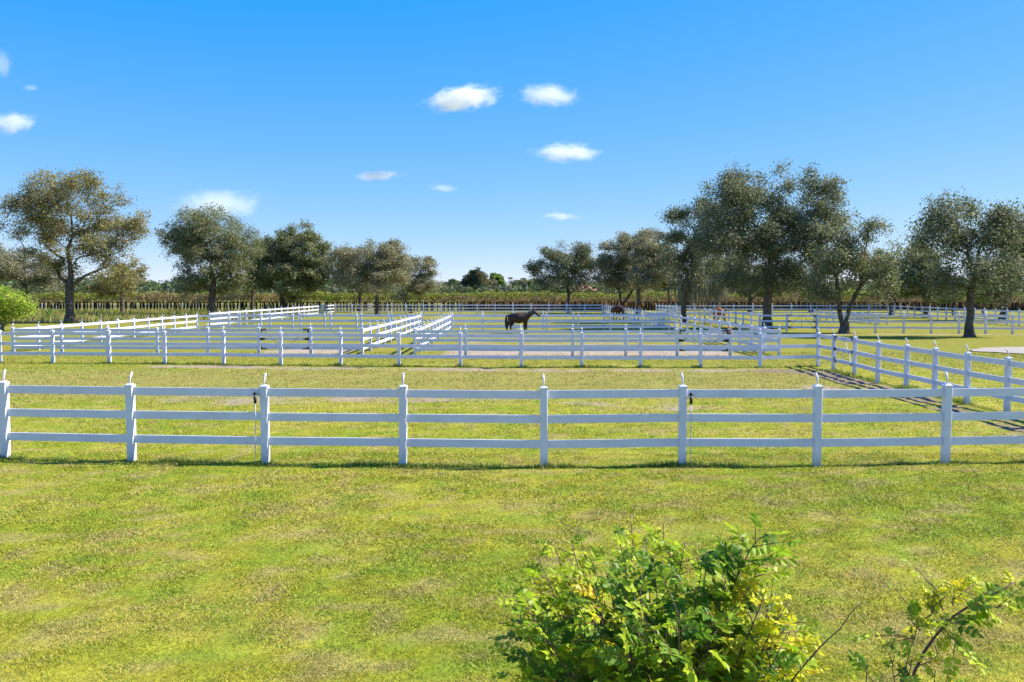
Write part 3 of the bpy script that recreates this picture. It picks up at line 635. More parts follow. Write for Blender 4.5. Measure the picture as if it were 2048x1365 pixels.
# hedge: dark stems, dry brown skirt, yellow green tops
root = empty('hedge', (0, 151, 0)); tag(root, 'long hedge with dark bare stems and yellow green tops behind the farthest fence line', 'hedge')
xsH = np.arange(-92, 96, .56); xsH = xsH + RNG.normal(size=len(xsH)) * .07
M_STEM = simple('dark_stem', (.030, .028, .026), .9, .4, 4)
A = []; B = []; ra = []; rb = []
for x in xsH:
    if -82 < x < -80: continue
    for k in range(3):
        dx, dy = RNG.normal(size=2) * .07; A.append((x + dx, dy, -.05)); B.append((x + dx * 2 + RNG.normal() * .05, dy * 2, 1.45)); ra.append(.095); rb.append(.085)
A, B = np.array(A), np.array(B); V, Fq = tubes_np(A, B, np.array(ra), np.array(rb), 6)
st = link('stem', npmesh('hedge_stems', V, [Fq], M_STEM), root); st['kind'] = 'stuff'
n = 60000; r = RNG; X = r.uniform(-95, 97, n); hgt = 2.6 + .9 * fbm(X * .30, X * 0, 5) + .35 * (vnoise(X * 1.6, X * 0, s=6) - .5); z = 1.25 + (hgt - 1.25) * r.random(n)
c = np.stack([X, r.normal(size=n) * .45 + r.random(n) * .8, z], 1)
tt = (z - 1.25) / (hgt - 1.25) + (r.random(n) - .5) * .35 + (fbm(X * .5, z, 3) - .5) * .5 + (fbm(X * .12, z * 0, 13) - .5) * 1.5 - sst(-10, 0, X) * .12
brown = np.array([(.20, .16, .085), (.25, .19, .10), (.14, .14, .05), (.18, .15, .08)]); gr = np.array([(.24, .25, .02), (.18, .22, .02), (.10, .15, .02), (.30, .28, .03), (.13, .17, .03)])
col = np.where((tt > .52)[:, None], gr[r.integers(0, 5, n)] * np.array([.78, .82, 1.0]), brown[r.integers(0, 4, n)]) * np.array([1.95, 1.75, 1.7]) * (.65 + .6 * r.random(n))[:, None]
V = leaf_quads(c, .26, r); fo = link('foliage', npmesh('hedge_foliage', V, [np.arange(len(V)).reshape(-1, 4)], M_LEAF, col=np.repeat(col, 4, 0)), root)
# dry reeds
def reeds(name, label, cat, X, Y, h, w, cols, seed):
    r = np.random.default_rng(seed); n = len(X); a = r.random(n) * 6.28; hh = h * (.5 + .7 * r.random(n)); l = hh * .25
    V = np.zeros((n, 3, 3)); V[:, 0] = np.stack([X - w * np.cos(a), Y - w * np.sin(a), 0 * X - .03], 1); V[:, 1] = np.stack([X + w * np.cos(a), Y + w * np.sin(a), 0 * X - .03], 1)
    V[:, 2] = np.stack([X + r.normal(size=n) * l, Y + r.normal(size=n) * l, hh], 1)
    c = np.array(cols)[r.integers(0, len(cols), n)] * (.7 + .6 * r.random(n))[:, None]
    o = link(name, npmesh(name, V.reshape(-1, 3), [np.arange(n * 3).reshape(-1, 3)], M_DRY, col=np.repeat(c, 3, 0))); tag(o, label, cat, kind='stuff')
r = RNG
reeds('dry_reeds', 'tan dry reeds standing behind the rear fences, in front of the hedge tops', 'reeds', r.uniform(-8, 95, 26000), 152.8 + r.random(26000) * 2.2, 2.3, .05, [(.62, .42, .22), (.70, .50, .28), (.50, .36, .17), (.46, .40, .16)], 3)
n = 14000; Y = r.uniform(96, 146, n); X = r.uniform(-80, -27, n)
reeds('bank_grass', 'rough yellow green grass on the bank between pond and hedge', 'grass', X, Y, .55, .06, [(.26, .24, .05), (.16, .22, .04), (.32, .24, .09), (.12, .20, .04), (.34, .26, .12)], 5)

# pond
ang = np.linspace(0, 2 * math.pi, 60, endpoint=False); rr = 1 + .10 * np.sin(3 * ang + 1) + .07 * np.sin(7 * ang) + .04 * np.sin(13 * ang)
Vp = np.stack([-57 + 18.5 * np.cos(ang) * rr, 93.5 + 4.6 * np.sin(ang) * rr, np.full(60, .035)], 1); Vp = np.concatenate([Vp, [[-57, 93.5, .035]]])
m, nt, b = mat('pond_water'); b.inputs['Base Color'].default_value = (.02, .035, .06, 1); b.inputs['Roughness'].default_value = .06; b.inputs['IOR'].default_value = 1.33
nn = nt.nodes.new('ShaderNodeTexNoise'); nn.inputs['Scale'].default_value = 3; bb = nt.nodes.new('ShaderNodeBump'); bb.inputs['Strength'].default_value = .08; nt.links.new(nn.outputs[0], bb.inputs['Height']); nt.links.new(bb.outputs[0], b.inputs['Normal'])
po = link('pond_water', npmesh('pond_water', Vp, [np.array([(i, (i + 1) % 60, 60) for i in range(60)])], m)); tag(po, kind='structure')
n = 2600; a = r.random(n) * 6.28; k = 1.0 + r.random(n) * .14; X = -57 + 18.5 * np.cos(a) * k; Y = 93.5 + 4.6 * np.sin(a) * k
reeds('pond_reeds', 'green and tan reeds growing around the edge of the pond', 'reeds', X, Y, .5, .03, [(.14, .22, .05), (.22, .24, .08), (.35, .24, .12)], 6)
# gravel path
ang = np.linspace(0, 2 * math.pi, 80, endpoint=False); rr = 1 + .05 * np.sin(3 * ang) + .02 * np.sin(11 * ang) + .012 * np.sin(23 * ang) + .02 * (RNG.random(80) - .5)
Vp = np.stack([35 + 10.9 * np.cos(ang) * rr, 45.8 + 5.0 * np.sin(ang) * rr, np.full(80, .022)], 1); Vp = np.concatenate([Vp, [[35, 45.6, .022]]])
M_GRAV = simple('pale_gravel', (.36, .31, .26), .95, .5, 9, 1.0, .1)
po = link('gravel_path', npmesh('gravel_path', Vp, [np.array([(i, (i + 1) % 80, 80) for i in range(80)])], M_GRAV)); tag(po, kind='structure')

# house among the trees
M_ROOF = simple('terracotta_roof', (.45, .20, .13), .8, .25, 9); M_WALL = simple('cream_stucco', (.62, .52, .40), .9); M_PANE = simple('dark_pane', (.03, .035, .04), .1)
h0 = P(1166, 570, 186); root = empty('house', (h0[0], 186, 0)); tag(root, 'distant cream house with terracotta roof half hidden by the right tree row', 'house')
m = MB(); m.box((-2.5, -2.5, 0), (2.5, 2.5, 3.4)); link('wall', m.mesh('wall', M_WALL), root)
m = MB(); w = 3.0; d_ = 3.0; zt = h0[2] + .35
m.add([(-w, -d_, 3.35), (w, -d_, 3.35), (w, d_, 3.35), (-w, d_, 3.35), (-1.0, 0, zt), (1.0, 0, zt), (-w, -d_, 3.25), (w, -d_, 3.25), (w, d_, 3.25), (-w, d_, 3.25)],
      [(0,1,5,4), (1,2,5), (2,3,4,5), (3,0,4), (9,8,7,6), (6,7,1,0), (7,8,2,1), (8,9,3,2), (9,6,0,3)]); link('roof', m.mesh('roof', M_ROOF), root)
for x in (-1.5, 1.5):
    m = MB(); m.box((x - .5, -2.54, 1.0), (x + .5, -2.49, 2.2)); link('window', m.mesh('window', M_PANE), root)

# ------------------------------------------------------------------ horses
def skin(name, chains, matl, parent=None, sub=2, root_i=None, fat=1.25):
    """chains: list of lists of (key, co, (rx, ry)); shared keys join."""
    idx = {}; vs = []; rad = []; es = []
    for ch in chains:
        prev = None
        for k, *rest in ch:
            if k not in idx: idx[k] = len(vs); vs.append(rest[0]); rad.append(rest[1])
            if prev is not None: es.append((idx[prev], idx[k]))
            prev = k
    me = bpy.data.meshes.new(name); me.from_pydata(vs, es, []); o = bpy.data.objects.new(name, me); COL.objects.link(o)
    md = o.modifiers.new('skin', 'SKIN'); md.use_smooth_shade = True; md.branch_smoothing = .6
    for i, rr_ in enumerate(rad):
        q = rr_ if hasattr(rr_, '__len__') else (rr_, rr_); me.skin_vertices[0].data[i].radius = (q[0] * fat, q[1] * fat)
    me.skin_vertices[0].data[0].use_root = True
    s2 = o.modifiers.new('sub', 'SUBSURF'); s2.levels = sub; s2.render_levels = sub
    dg = bpy.context.evaluated_depsgraph_get(); ev = o.evaluated_get(dg); me2 = bpy.data.meshes.new_from_object(ev)
    bpy.data.objects.remove(o); me2.materials.clear(); me2.materials.append(matl)
    for p in me2.polygons: p.use_smooth = True
    return link(name, me2, parent)
def coat(name, c, pts_c, zl=.55):
    m, nt, b = mat(name); tc = nt.nodes.new('ShaderNodeTexCoord'); s_ = nt.nodes.new('ShaderNodeSeparateXYZ'); nt.links.new(tc.outputs['Object'], s_.inputs[0])
    mr = nt.nodes.new('ShaderNodeMapRange'); mr.inputs[1].default_value = zl - .2; mr.inputs[2].default_value = zl + .1; nt.links.new(s_.outputs['Z'], mr.inputs[0])
    n = nt.nodes.new('ShaderNodeTexNoise'); n.inputs['Scale'].default_value = 5; nt.links.new(tc.outputs['Object'], n.inputs['Vector'])
    mx = nt.nodes.new('ShaderNodeMix'); mx.data_type = 'RGBA'; nt.links.new(mr.outputs[0], mx.inputs['Factor']); mx.inputs['A'].default_value = (*pts_c, 1); mx.inputs['B'].default_value = (*c, 1)
    hv = nt.nodes.new('ShaderNodeHueSaturation'); nt.links.new(mx.outputs['Result'], hv.inputs['Color'])
    ma = nt.nodes.new('ShaderNodeMath'); ma.operation = 'MULTIPLY_ADD'; ma.inputs[1].default_value = .6; ma.inputs[2].default_value = .7; nt.links.new(n.outputs[0], ma.inputs[0]); nt.links.new(ma.outputs[0], hv.inputs['Value'])
    nt.links.new(hv.outputs[0], b.inputs['Base Color']); b.inputs['Roughness'].default_value = .6; b.inputs['Specular IOR Level'].default_value = .2
    return m
M_HAIR = simple('dark_horsehair', (.012, .010, .010), .55); M_HOOF = simple('hoof_horn', (.03, .027, .025), .5); M_HAIRC = simple('chestnut_horsehair', (.16, .06, .025), .6)
M_EYE = simple('eye_gloss', (.006, .005, .005), .08)
def horse(label, x, y, rz, M_C, M_H, head='level', sc_=1.0):
    root = empty('horse', (x, y, 0), rz); root.scale = (sc_,) * 3; tag(root, label, 'horse', 'horses in the paddocks')
    # faces +x
    if head == 'level':
        nk = [('n1', (.76, 0, 1.34), (.32, .17)), ('n2', (.93, 0, 1.47), (.26, .14)), ('n3', (1.09, 0, 1.59), (.20, .115)), ('poll', (1.23, 0, 1.66), (.145, .10))]
        hd = [('poll', 0, 0), ('h1', (1.36, 0, 1.57), (.20, .12)), ('h2', (1.48, 0, 1.44), (.16, .10)), ('h3', (1.58, 0, 1.33), (.125, .08)), ('h4', (1.64, 0, 1.26), (.11, .075))]
    else:
        nk = [('n1', (.80, 0, 1.22), (.23, .15)), ('n2', (1.02, 0, 1.08), (.16, .11)), ('n3', (1.24, 0, .88), (.13, .09)), ('poll', (1.40, 0, .74), (.10, .085))]
        hd = [('poll', 0, 0), ('h1', (1.47, 0, .60), (.13, .095)), ('h2', (1.52, 0, .40), (.10, .075)), ('h3', (1.54, 0, .22), (.07, .06)), ('h4', (1.55, 0, .13), (.062, .055))]
    TK = 1.38
    body = [('r0', (-.78, 0, 1.22), (.19, .17)), ('r1', (-.60, 0, 1.24), (.29, .26)), ('b1', (-.30, 0, 1.20), (.30, .27)), ('b2', (0, 0, 1.15), (.32, .29)), ('b3', (.30, 0, 1.16), (.32, .27)), ('c1', (.56, 0, 1.20), (.29, .23))] + nk
    body = [(k, c_, (q_[0] * (TK if k[0] in 'rbc' else 1.12), q_[1] * (TK if k[0] in 'rbc' else 1.12))) for k, c_, q_ in body]
    ch = [body, hd]
    for s in (1, -1):
        f = .05 * s
        ch.append([('c1', 0, 0), ('fs%d' % s, (.56, .15 * s, .98), (.14, .10)), ('fe%d' % s, (.52 + f, .16 * s, .78), (.10, .075)), ('fk%d' % s, (.54 + f, .16 * s, .48), (.062, .055)), ('fc%d' % s, (.53 + f, .16 * s, .28), (.042, .036)), ('ff%d' % s, (.54 + f, .16 * s, .13), (.048, .042)), ('fh%d' % s, (.58 + f, .16 * s, .05), (.058, .052))])
        g = .12 * s
        ch.append([('r1', 0, 0), ('hs%d' % s, (-.62, .14 * s, 1.0), (.20, .14)), ('hk%d' % s, (-.52 + g, .16 * s, .82), (.13, .09)), ('hh%d' % s, (-.74 + g, .16 * s, .52), (.070, .052)), ('hc%d' % s, (-.72 + g, .16 * s, .30), (.045, .038)), ('hf%d' % s, (-.71 + g, .16 * s, .13), (.050, .044)), ('hx%d' % s, (-.67 + g, .16 * s, .05), (.060, .054))])
        p = np.array(nk[-1][1]); e = np.array([-.02, .055 * s, .13]) if head == 'level' else np.array([.10, .06 * s, .09])
        ch.append([('poll', 0, 0), ('e%d' % s, tuple(p + e * .7), (.03, .025)), ('et%d' % s, tuple(p + e * 1.35), (.010, .010))])
    skin('body', ch, M_C, root)
    pts = [np.array(k[1]) for k in nk]
    m = MB(); up = [np.array((-.10, 0, .17)), np.array((-.09, 0, .13)), np.array((-.05, 0, .11)), np.array((.0, 0, .12))]
    if head != 'level': up = [np.array((.08, 0, .19)), np.array((.10, 0, .14)), np.array((.11, 0, .09)), np.array((.12, 0, .06))]
    m.tube([tuple(a + u) for a, u in zip(pts, up)] + [tuple(pts[-1] + (np.array((.1, 0, .04)) if head == 'level' else np.array((.14, 0, -.08))))], [.035, .06, .055, .05, .02], 8)
    for a, u in zip(pts[:3], up[:3]):
        m.tube([tuple(a + u), tuple(a + u * .4 + np.array((.0, .13, 0))), tuple(a + np.array((-.02, .14, -.12)))], [.05, .035, .008], 6)
    link('mane', m.mesh('mane', M_H, True), root)
    m = MB(); m.tube([(-.86, 0, 1.36), (-.93, 0, 1.22), (-.93, .01, .9), (-.92, .02, .55), (-.92, .02, .28)], [.05, .07, .12, .10, .02], 8); link('tail', m.mesh('tail', M_H, True), root)
    for s in (1, -1):
        for (hx_, k) in ((.60 + .05 * s, 1), (-.655 + .12 * s, 1)):
            m = MB(); m.tube([(hx_, .16 * s, -.01), (hx_ - .015, .16 * s, .09)], [.072, .056], 10); link('hoof', m.mesh('hoof', M_HOOF, True), root)
        h1 = np.array(hd[1][1]); m = MB()
        m.tube([tuple(h1 + np.array((.01, .085 * s, .03))), tuple(h1 + np.array((.01, .105 * s, .03)))], [.022, .012], 8); link('eye', m.mesh('eye', M_EYE, True), root)
    return root
M_BAY = coat('bay_coat', (.042, .028, .020), (.012, .010, .009)); M_CH = coat('chestnut_coat', (.24, .075, .028), (.16, .05, .02)); M_CH2 = coat('brown_coat', (.08, .03, .018), (.05, .02, .015))
hx, hy = G(1040, 667); horse('dark bay horse standing side on facing right behind the middle paddock fence', hx - .12, hy, R(-6), M_BAY, M_HAIR, 'level', .98)
hx, hy = G(1237, 640); horse('brown horse seen from behind beside the shaded fence under grey oaks', hx, hy + .4, R(118), M_CH2, M_HAIR, 'low', 1.02)
hx, hy = G(1437, 647); horse('chestnut horse behind the fence of the tree alley, head lowered', hx, hy, R(-80), M_CH, M_HAIRC, 'low', 1.0)

# ------------------------------------------------------------------ near bushes
def leaflets(items, r):
    """items: rows of (pos, dir, normal, length, width, colour) -> one mesh of folded leaflets."""
    V = []; Fs3 = []; Fs4 = []; C = []
    for p, d, nrm, L, w, c in items:
        sd = np.cross(d, nrm); b = len(V); nn = nrm
        V += [p, p + d * L * .3 + sd * w * .42 + nn * w * .16, p + d * L * .68 + sd * w * .40 + nn * w * .13, p + d * L - nn * L * .12,
              p + d * L * .68 - sd * w * .40 + nn * w * .13, p + d * L * .3 - sd * w * .42 + nn * w * .16, p + d * L * .33, p + d * L * .7 - nn * L * .03]
        Fs3 += [(b, b+6, b+1), (b, b+5, b+6), (b+7, b+3, b+2), (b+7, b+4, b+3)]; Fs4 += [(b+6, b+7, b+2, b+1), (b+6, b+5, b+4, b+7)]
        C += [c] * 8
    return np.array(V), [np.array(Fs3), np.array(Fs4)], np.array(C)
def unit(v): return v / (np.linalg.norm(v) + 1e-9)
PG = [(.24, .38, .02), (.36, .48, .025), (.12, .24, .02), (.44, .54, .03), (.20, .32, .04), (.40, .50, .03), (.10, .20, .02)]
PYG = [(.38, .48, .02), (.48, .52, .03), (.28, .42, .02), (.52, .50, .04)]
PY = [(.70, .64, .02), (.62, .60, .03), (.76, .70, .08), (.48, .52, .02), (.72, .54, .02)]
PO = [(.6, .22, .03), (.45, .14, .03), (.5, .3, .03)]
def bush(label, base, shoots, seed, cat='bush', dn=1.65, sz=1.0):
    """shoots: list of dict(tip=(px,py,Y), via optional, leaves=n per metre, pal, size, r)"""
    r = np.random.default_rng(seed); root = empty('leafy_bush', (base[0], base[1], 0)); tag(root, label, cat, 'bushes in the near right foreground')
    B0 = np.array([base[0], base[1], 0.0]); stemMB = MB(); items = []; rach = MB()
    for s in shoots:
        tip = P(*s['tip']); st = B0 + np.array([r.normal() * .07, r.normal() * .07, -.03]) if 'start' not in s else P(*s['start'])
        mids = [P(*v) for v in s.get('via', [])]
        if not mids:
            L = np.linalg.norm(tip - st); q = st * .55 + tip * .45; q[0] = st[0] + (tip[0] - st[0]) * .30; q += r.normal(size=3) * .03; mids = [q]
        ctrl = [st] + mids + [tip]; N = 16; path = []
        for t in np.linspace(0, 1, N):                              # bezier through weighted control polygon
            pts = [c.copy() for c in ctrl]
            while len(pts) > 1: pts = [a * (1 - t) + b * t for a, b in zip(pts[:-1], pts[1:])]
            path.append(pts[0] + r.normal(size=3) * .004)
        r0 = s.get('r', .008); stemMB.tube([tuple(p - B0) for p in path], list(np.linspace(r0, r0 * .28, N)), 6)
        path = np.array(path); ln = np.linalg.norm(np.diff(path, axis=0), axis=1).sum()
        nl = int(s.get('n', 13) * dn * ln * s.get('f', .6)); t0 = 1 - s.get('f', .6)
        for i in range(nl):
            t = t0 + (1 - t0) * (i + r.random()) / max(nl, 1); k = t * (N - 1); a = int(min(k, N - 2)); p = path[a] + (path[a + 1] - path[a]) * (k - a)
            ax = unit(path[a + 1] - path[a]); o = unit(np.cross(ax, r.normal(size=3))); d = unit(o * .9 + ax * .55 + np.array([0, 0, .12]))
            if r.random() < .30 and s.get('n', 13) > 4:            # side twig that carries the leaf further out
                q = p + d * r.uniform(.06, .16); stemMB.tube([tuple(p - B0), tuple(q - B0)], [.0032, .002], 4); p = q
            size = sz * s.get('size', 1.0) * r.uniform(.75, 1.2) * (1 - .3 * max(0, t - .85) / .15); RL = .13 * size
            nrm = unit(np.cross(d, unit(np.cross(np.array([0, 0, 1.]), d) + 1e-6)) * -1); nrm = nrm * np.sign(nrm[2] + 1e-6)
            nrm = unit(nrm + np.array([.35, -.45, .1]) + r.normal(size=3) * .38); nrm = unit(nrm - d * nrm.dot(d))
            pal = s['pal']; pal = pal[r.integers(len(pal))] if isinstance(pal[0], list) else pal
            base_c = np.array(pal[r.integers(len(pal))])
            if r.random() < .004: base_c = np.array(PO[r.integers(3)])
            e = p + d * RL * 1.0 - np.array([0, 0, .18]) * RL; rach.tube([tuple(p - B0), tuple((p + e) / 2 + nrm * .006 - B0), tuple(e - B0)], [.0016, .0013, .0009], 3, False)
            sd = np.cross(d, nrm); npair = 3 if size < .9 else r.integers(3, 5)
            for j in range(npair):
                tt = (j + .7) / (npair + .3); q = p + (e - p) * tt
                for sg in (1, -1):
                    dd = unit(sd * sg + d * .55 + r.normal(size=3) * .12); n2 = unit(nrm + r.normal(size=3) * .22); n2 = unit(n2 - dd * n2.dot(dd))
                    items.append((q - B0, dd, n2, .062 * size * r.uniform(.75, 1.2), .041 * size, base_c * r.uniform(.75, 1.25)))
            dd = unit(e - p); n2 = unit(nrm - dd * nrm.dot(dd)); items.append((e - B0, dd, n2, .055 * size, .028 * size, base_c * r.uniform(.8, 1.2)))
    link('stem', stemMB.mesh('bush_stems', M_BARKR, True), root)
    ls = link('leaf_stalk', rach.mesh('leaf_stalks', simple('reddish_stalk', (.30, .12, .04), .6), False), root); ls['kind'] = 'stuff'
    V, Fs, C = leaflets(items, r); link('foliage', npmesh('bush_foliage', V, Fs, M_LEAFB, col=np.clip(C, 0, 1)), root)
    return len(items)
r = np.random.default_rng(5); sh = []
def S(px, py, Y, pal, **k): sh.append(dict(tip=(px, py, Y), pal=pal, **k))
# leading shoots read off the outline
S(1262, 1030, 4.9, PY, size=.7, n=14, f=.3); S(1330, 1045, 4.9, PY, size=.6, n=10, f=.2); S(1235, 1065, 4.7, PG, size=1.0); S(1290, 1075, 4.6, PYG); S(1158, 1048, 4.9, PYG, size=.7, n=12, f=.3)
S(1145, 1085, 4.8, PYG, size=.8); S(1105, 1090, 4.7, PYG, size=.9); S(1075, 1115, 4.6, PYG); S(1062, 1150, 4.6, [PG, PYG]); S(1180, 1110, 4.6, [PG, PYG])
S(1370, 1085, 4.4, PG, size=1.1); S(1340, 1100, 4.5, [PG, PYG]); S(1415, 1115, 4.5, PG); S(1520, 1072, 4.3, PG, size=1.1, n=11, f=.45, via=[(1370, 1330, 4.3), (1450, 1190, 4.3)]); S(1490, 1075, 4.35, PG, f=.4)
S(1535, 1095, 4.4, PG, n=9); S(1210, 1140, 4.4, PG); S(1250, 1130, 4.3, PG); S(1310, 1140, 4.25, PG); S(1280, 1180, 4.1, PG); S(1400, 1150, 4.2, PG); S(1450, 1160, 4.2, PG)
S(1050, 1200, 4.6, PG); S(1035, 1240, 4.6, PG); S(1020, 1290, 4.6, PG, n=9); S(1010, 1340, 4.7, PG, n=9); S(1100, 1210, 4.4, PG); S(1150, 1200, 4.3, [PG, PYG]); S(1190, 1180, 4.1, PY, size=.8); S(1220, 1230, 4.1, PY, size=.8)
S(1540, 1170, 4.15, PY, size=.75, n=20); S(1505, 1165, 4.2, PY, size=.75, n=20); S(1575, 1200, 4.2, PY, size=.7, n=16); S(1560, 1230, 4.15, PY, size=.75, n=20); S(1620, 1270, 4.8, PY, size=.7, n=24); S(1650, 1285, 4.8, PY, size=.7, n=20); S(1600, 1310, 4.7, [PY, PYG], size=.8, n=20)
S(1545, 1270, 4.4, [PG, PYG]); S(1510, 1240, 4.3, PG); S(1580, 1330, 4.4, [PG, PYG]); S(1480, 1215, 4.2, PG); S(1430, 1230, 4.0, PG); S(1360, 1220, 4.0, PG, size=1.1); S(1330, 1260, 3.9, PG, size=1.1)
for k in range(44):
    S(r.uniform(1030, 1600), r.uniform(1190, 1380), r.uniform(3.9, 4.8), PG if r.random() < .75 else PYG, size=r.uniform(.85, 1.15))
# bare twigs
sh.append(dict(tip=(1726, 1206, 4.4), via=[(1560, 1345, 4.4), (1650, 1290, 4.4)], pal=PG, n=0, r=.007)); sh.append(dict(tip=(1561, 1098, 4.5), via=[(1500, 1400, 4.5), (1545, 1180, 4.5)], pal=PG, n=0, r=.006))
sh.append(dict(tip=(1588, 1212, 4.5), via=[(1500, 1350, 4.5), (1560, 1250, 4.5)], pal=PG, n=0, r=.006)); sh.append(dict(tip=(1040, 1365, 4.7), pal=PG, n=2, r=.006))
nb = bush('large leafy green bush with yellow sprays and reddish stems, bottom centre right', (Xat(1330, 4.45), 4.45), sh, 9, dn=1.95, sz=.95)
sh = []
for (px, py, Y, pal, k) in [(2030, 1165, 4.9, [PG, PY], dict(via=[(1800, 1330, 4.9), (1880, 1190, 4.9), (1960, 1215, 4.9)], r=.012, n=4, f=.35)), (1990, 1175, 4.9, PG, dict(start=(1945, 1208, 4.9), n=26, f=.9, r=.004)), (2020, 1215, 4.9, PG, dict(start=(1965, 1200, 4.9), n=24, f=.9, r=.004)),
    (1865, 1145, 4.95, PYG, dict(start=(1868, 1232, 4.9), n=14, f=.6, r=.004, size=.7)), (1890, 1160, 4.95, PY, dict(start=(1888, 1220, 4.9), n=30, f=.8, r=.004, size=.65)), (1925, 1178, 4.95, PY, dict(start=(1905, 1212, 4.9), n=30, f=.9, r=.004, size=.65)), (1850, 1190, 4.95, PY, dict(start=(1862, 1235, 4.9), n=30, f=.9, r=.004, size=.65)),
    (1815, 1200, 4.95, PYG, dict(start=(1840, 1262, 4.9), n=22, f=.8, r=.004, size=.7)), (1785, 1265, 4.9, PG, dict(start=(1830, 1275, 4.9), n=22, f=.9, r=.004, size=.85)), (1920, 1250, 4.85, PG, dict(start=(1855, 1245, 4.9), n=28, f=.8, r=.005)), (1915, 1290, 4.85, PG, dict(start=(1870, 1240, 4.9), n=24, f=.7, r=.004)),
    (1885, 1300, 4.9, PY, dict(start=(1840, 1330, 4.9), n=26, f=.9, r=.004, size=.75)), (1870, 1340, 4.8, PYG, dict(n=12, f=.3, size=.8)), (1825, 1310, 4.8, PG, dict(n=12, f=.25, size=.85)), (1790, 1310, 4.9, PYG, dict(n=12, f=.3, size=.8)), (1765, 1345, 4.9, PG, dict(n=12, f=.3, size=.8)),
    (1900, 1335, 4.85, [PYG, PY], dict(n=14, f=.3, size=.7)), (1735, 1320, 4.8, PG, dict(n=3, f=.2)), (1838, 1235, 4.9, PY, dict(n=6, f=.3, size=.6)), (1800, 1360, 4.7, PG, dict(n=14, f=.3))]:
    d = dict(tip=(px, py, Y), pal=pal); d.update(k); sh.append(d)
nb2 = bush('sparse bush with one arching branch and mixed yellow leaves, bottom right corner', (Xat(1790, 4.9), 4.9), sh, 19, dn=1.6, sz=.9)
print('leaflets', nb, nb2)

# ------------------------------------------------------------------ clouds
def cloudmat(i, dens, thr):
    m = bpy.data.materials.new('cloud_vapour'); m.use_nodes = True; nt = m.node_tree; nt.nodes.clear()
    out = nt.nodes.new('ShaderNodeOutputMaterial'); pv = nt.nodes.new('ShaderNodeVolumePrincipled'); nt.links.new(pv.outputs[0], out.inputs['Volume'])
    pv.inputs['Color'].default_value = (1, .985, .975, 1); pv.inputs['Anisotropy'].default_value = 0.0
    tc = nt.nodes.new('ShaderNodeTexCoord'); mp = nt.nodes.new('ShaderNodeMapping'); mp.inputs['Location'].default_value = (i * 7.3, i * 3.1, i * 1.7); mp.inputs['Scale'].default_value = (1.0, 1.0, .62)
    n = nt.nodes.new('ShaderNodeTexNoise'); n.inputs['Scale'].default_value = 3.3; n.inputs['Detail'].default_value = 10; n.inputs['Roughness'].default_value = .70; n.inputs['Distortion'].default_value = .35
    nt.links.new(tc.outputs['Object'], mp.inputs[0]); nt.links.new(mp.outputs[0], n.inputs['Vector'])
    ln = nt.nodes.new('ShaderNodeVectorMath'); ln.operation = 'LENGTH'; nt.links.new(tc.outputs['Object'], ln.inputs[0])
    fa = nt.nodes.new('ShaderNodeMath'); fa.operation = 'MULTIPLY_ADD'; fa.inputs[1].default_value = -.62; nt.links.new(ln.outputs['Value'], fa.inputs[0]); nt.links.new(n.outputs[0], fa.inputs[2])
    mr = nt.nodes.new('ShaderNodeMapRange'); mr.inputs[1].default_value = thr; mr.inputs[2].default_value = thr + .22; mr.inputs[3].default_value = 0; mr.inputs[4].default_value = dens; nt.links.new(fa.outputs[0], mr.inputs[0])
    nt.links.new(mr.outputs[0], pv.inputs['Density']); 
    return m
CL = [(925, 197, 105, 36, 8, .07, 'brightest oblong white cloud, left of the upper pair'), (1097, 192, 84, 34, -2, .05, 'ragged white cloud, right of the upper pair'), (1135, 306, 98, 30, 1, .045, 'white cloud with a flat base below the upper pair'),
      (755, 352, 70, 17, 4, .05, 'faint thin cloud streak left of centre above the domed oak'), (888, 377, 40, 12, -4, .04, 'tiny white cloud puff low over the centre gap'), (1122, 433, 54, 13, -3, .035, 'small low white cloud near the right tree row'),
      (435, 412, 130, 48, 0, .02, 'wide soft cloud behind the top of the second oak'), (22, 247, 68, 32, 8, .05, 'cream white cloud cut by the left frame edge'), (62, 176, 24, 10, 0, .03, 'tiny cloud wisp above the cream left edge cloud'), (2, 128, 34, 44, 0, .03, 'faint vertical wisp at the upper left edge')]
bm_v = []
import bmesh
bm = bmesh.new(); bmesh.ops.create_icosphere(bm, subdivisions=3, radius=1); cme = bpy.data.meshes.new('cloud'); bm.to_mesh(cme); bm.free()
for i, (cx, cy, rx, ry, rot, dn, lb) in enumerate(CL):
    D = 1500; c = P(cx, cy, D); me = cme.copy(); me.materials.append(cloudmat(i + 1, dn * .95, .13))
    o = link('cloud', me, None, tuple(c)); o.scale = (rx / F * D * 1.14, rx / F * D * .5, ry / F * D * 1.08); o.rotation_euler = (0, R(-rot), 0)
    tag(o, lb, 'cloud', 'small white clouds')

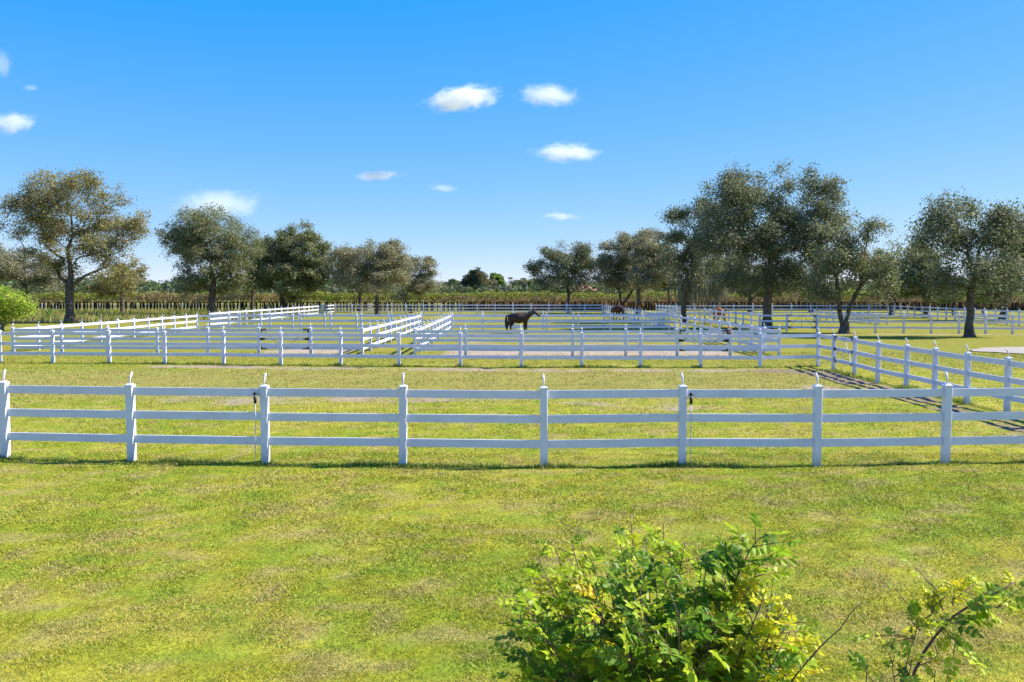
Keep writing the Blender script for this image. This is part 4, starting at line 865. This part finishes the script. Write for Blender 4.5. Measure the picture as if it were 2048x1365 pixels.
# ------------------------------------------------------------------ light
AZ = R(8); EL = R(43)          # sun to the right and slightly behind the paddocks
sd = Vector((math.cos(AZ) * math.cos(EL), math.sin(AZ) * math.cos(EL), math.sin(EL)))
L = bpy.data.lights.new('sun', 'SUN'); L.energy = 4.8; L.angle = R(.5); L.color = (1, .955, .88)
lo = bpy.data.objects.new('sun', L); COL.objects.link(lo); lo.rotation_euler = sd.to_track_quat('Z', 'Y').to_euler(); lo.location = (40, 10, 60)
w = bpy.data.worlds.new('World'); sc.world = w; w.use_nodes = True; nt = w.node_tree
sky = nt.nodes.new('ShaderNodeTexSky'); sky.sky_type = 'NISHITA'; sky.sun_disc = False; sky.sun_elevation = EL; sky.sun_rotation = R(90) - AZ
sky.air_density = .5; sky.dust_density = 0.0; sky.ozone_density = 1.0; sky.altitude = 0
# the photograph's deep saturated blue: one response curve per channel on the sky's own light
sp = nt.nodes.new('ShaderNodeSeparateColor'); cb = nt.nodes.new('ShaderNodeCombineColor'); nt.links.new(sky.outputs[0], sp.inputs[0])
for k, (off, pw, gain) in enumerate([(-.80, .85, .84), (0, .56, 1.25), (0, .05, 4.1)]):
    o_ = nt.nodes.new('ShaderNodeMath'); o_.operation = 'ADD'; o_.inputs[1].default_value = off; nt.links.new(sp.outputs[k], o_.inputs[0])
    m_ = nt.nodes.new('ShaderNodeMath'); m_.operation = 'MAXIMUM'; m_.inputs[1].default_value = .1; nt.links.new(o_.outputs[0], m_.inputs[0])
    a = nt.nodes.new('ShaderNodeMath'); a.operation = 'POWER'; a.inputs[1].default_value = pw; nt.links.new(m_.outputs[0], a.inputs[0])
    b_ = nt.nodes.new('ShaderNodeMath'); b_.operation = 'MULTIPLY'; b_.inputs[1].default_value = gain; nt.links.new(a.outputs[0], b_.inputs[0]); nt.links.new(b_.outputs[0], cb.inputs[k])
bg = nt.nodes['Background']; nt.links.new(cb.outputs[0], bg.inputs['Color']); bg.inputs['Strength'].default_value = .12
sc.view_settings.view_transform = 'Standard'; sc.view_settings.look = 'None'; sc.view_settings.gamma = 1; sc.view_settings.exposure = 1.0
sc.cycles.volume_bounces = 8; sc.cycles.max_bounces = 12; sc.cycles.transparent_max_bounces = 12; sc.cycles.volume_step_rate = .6
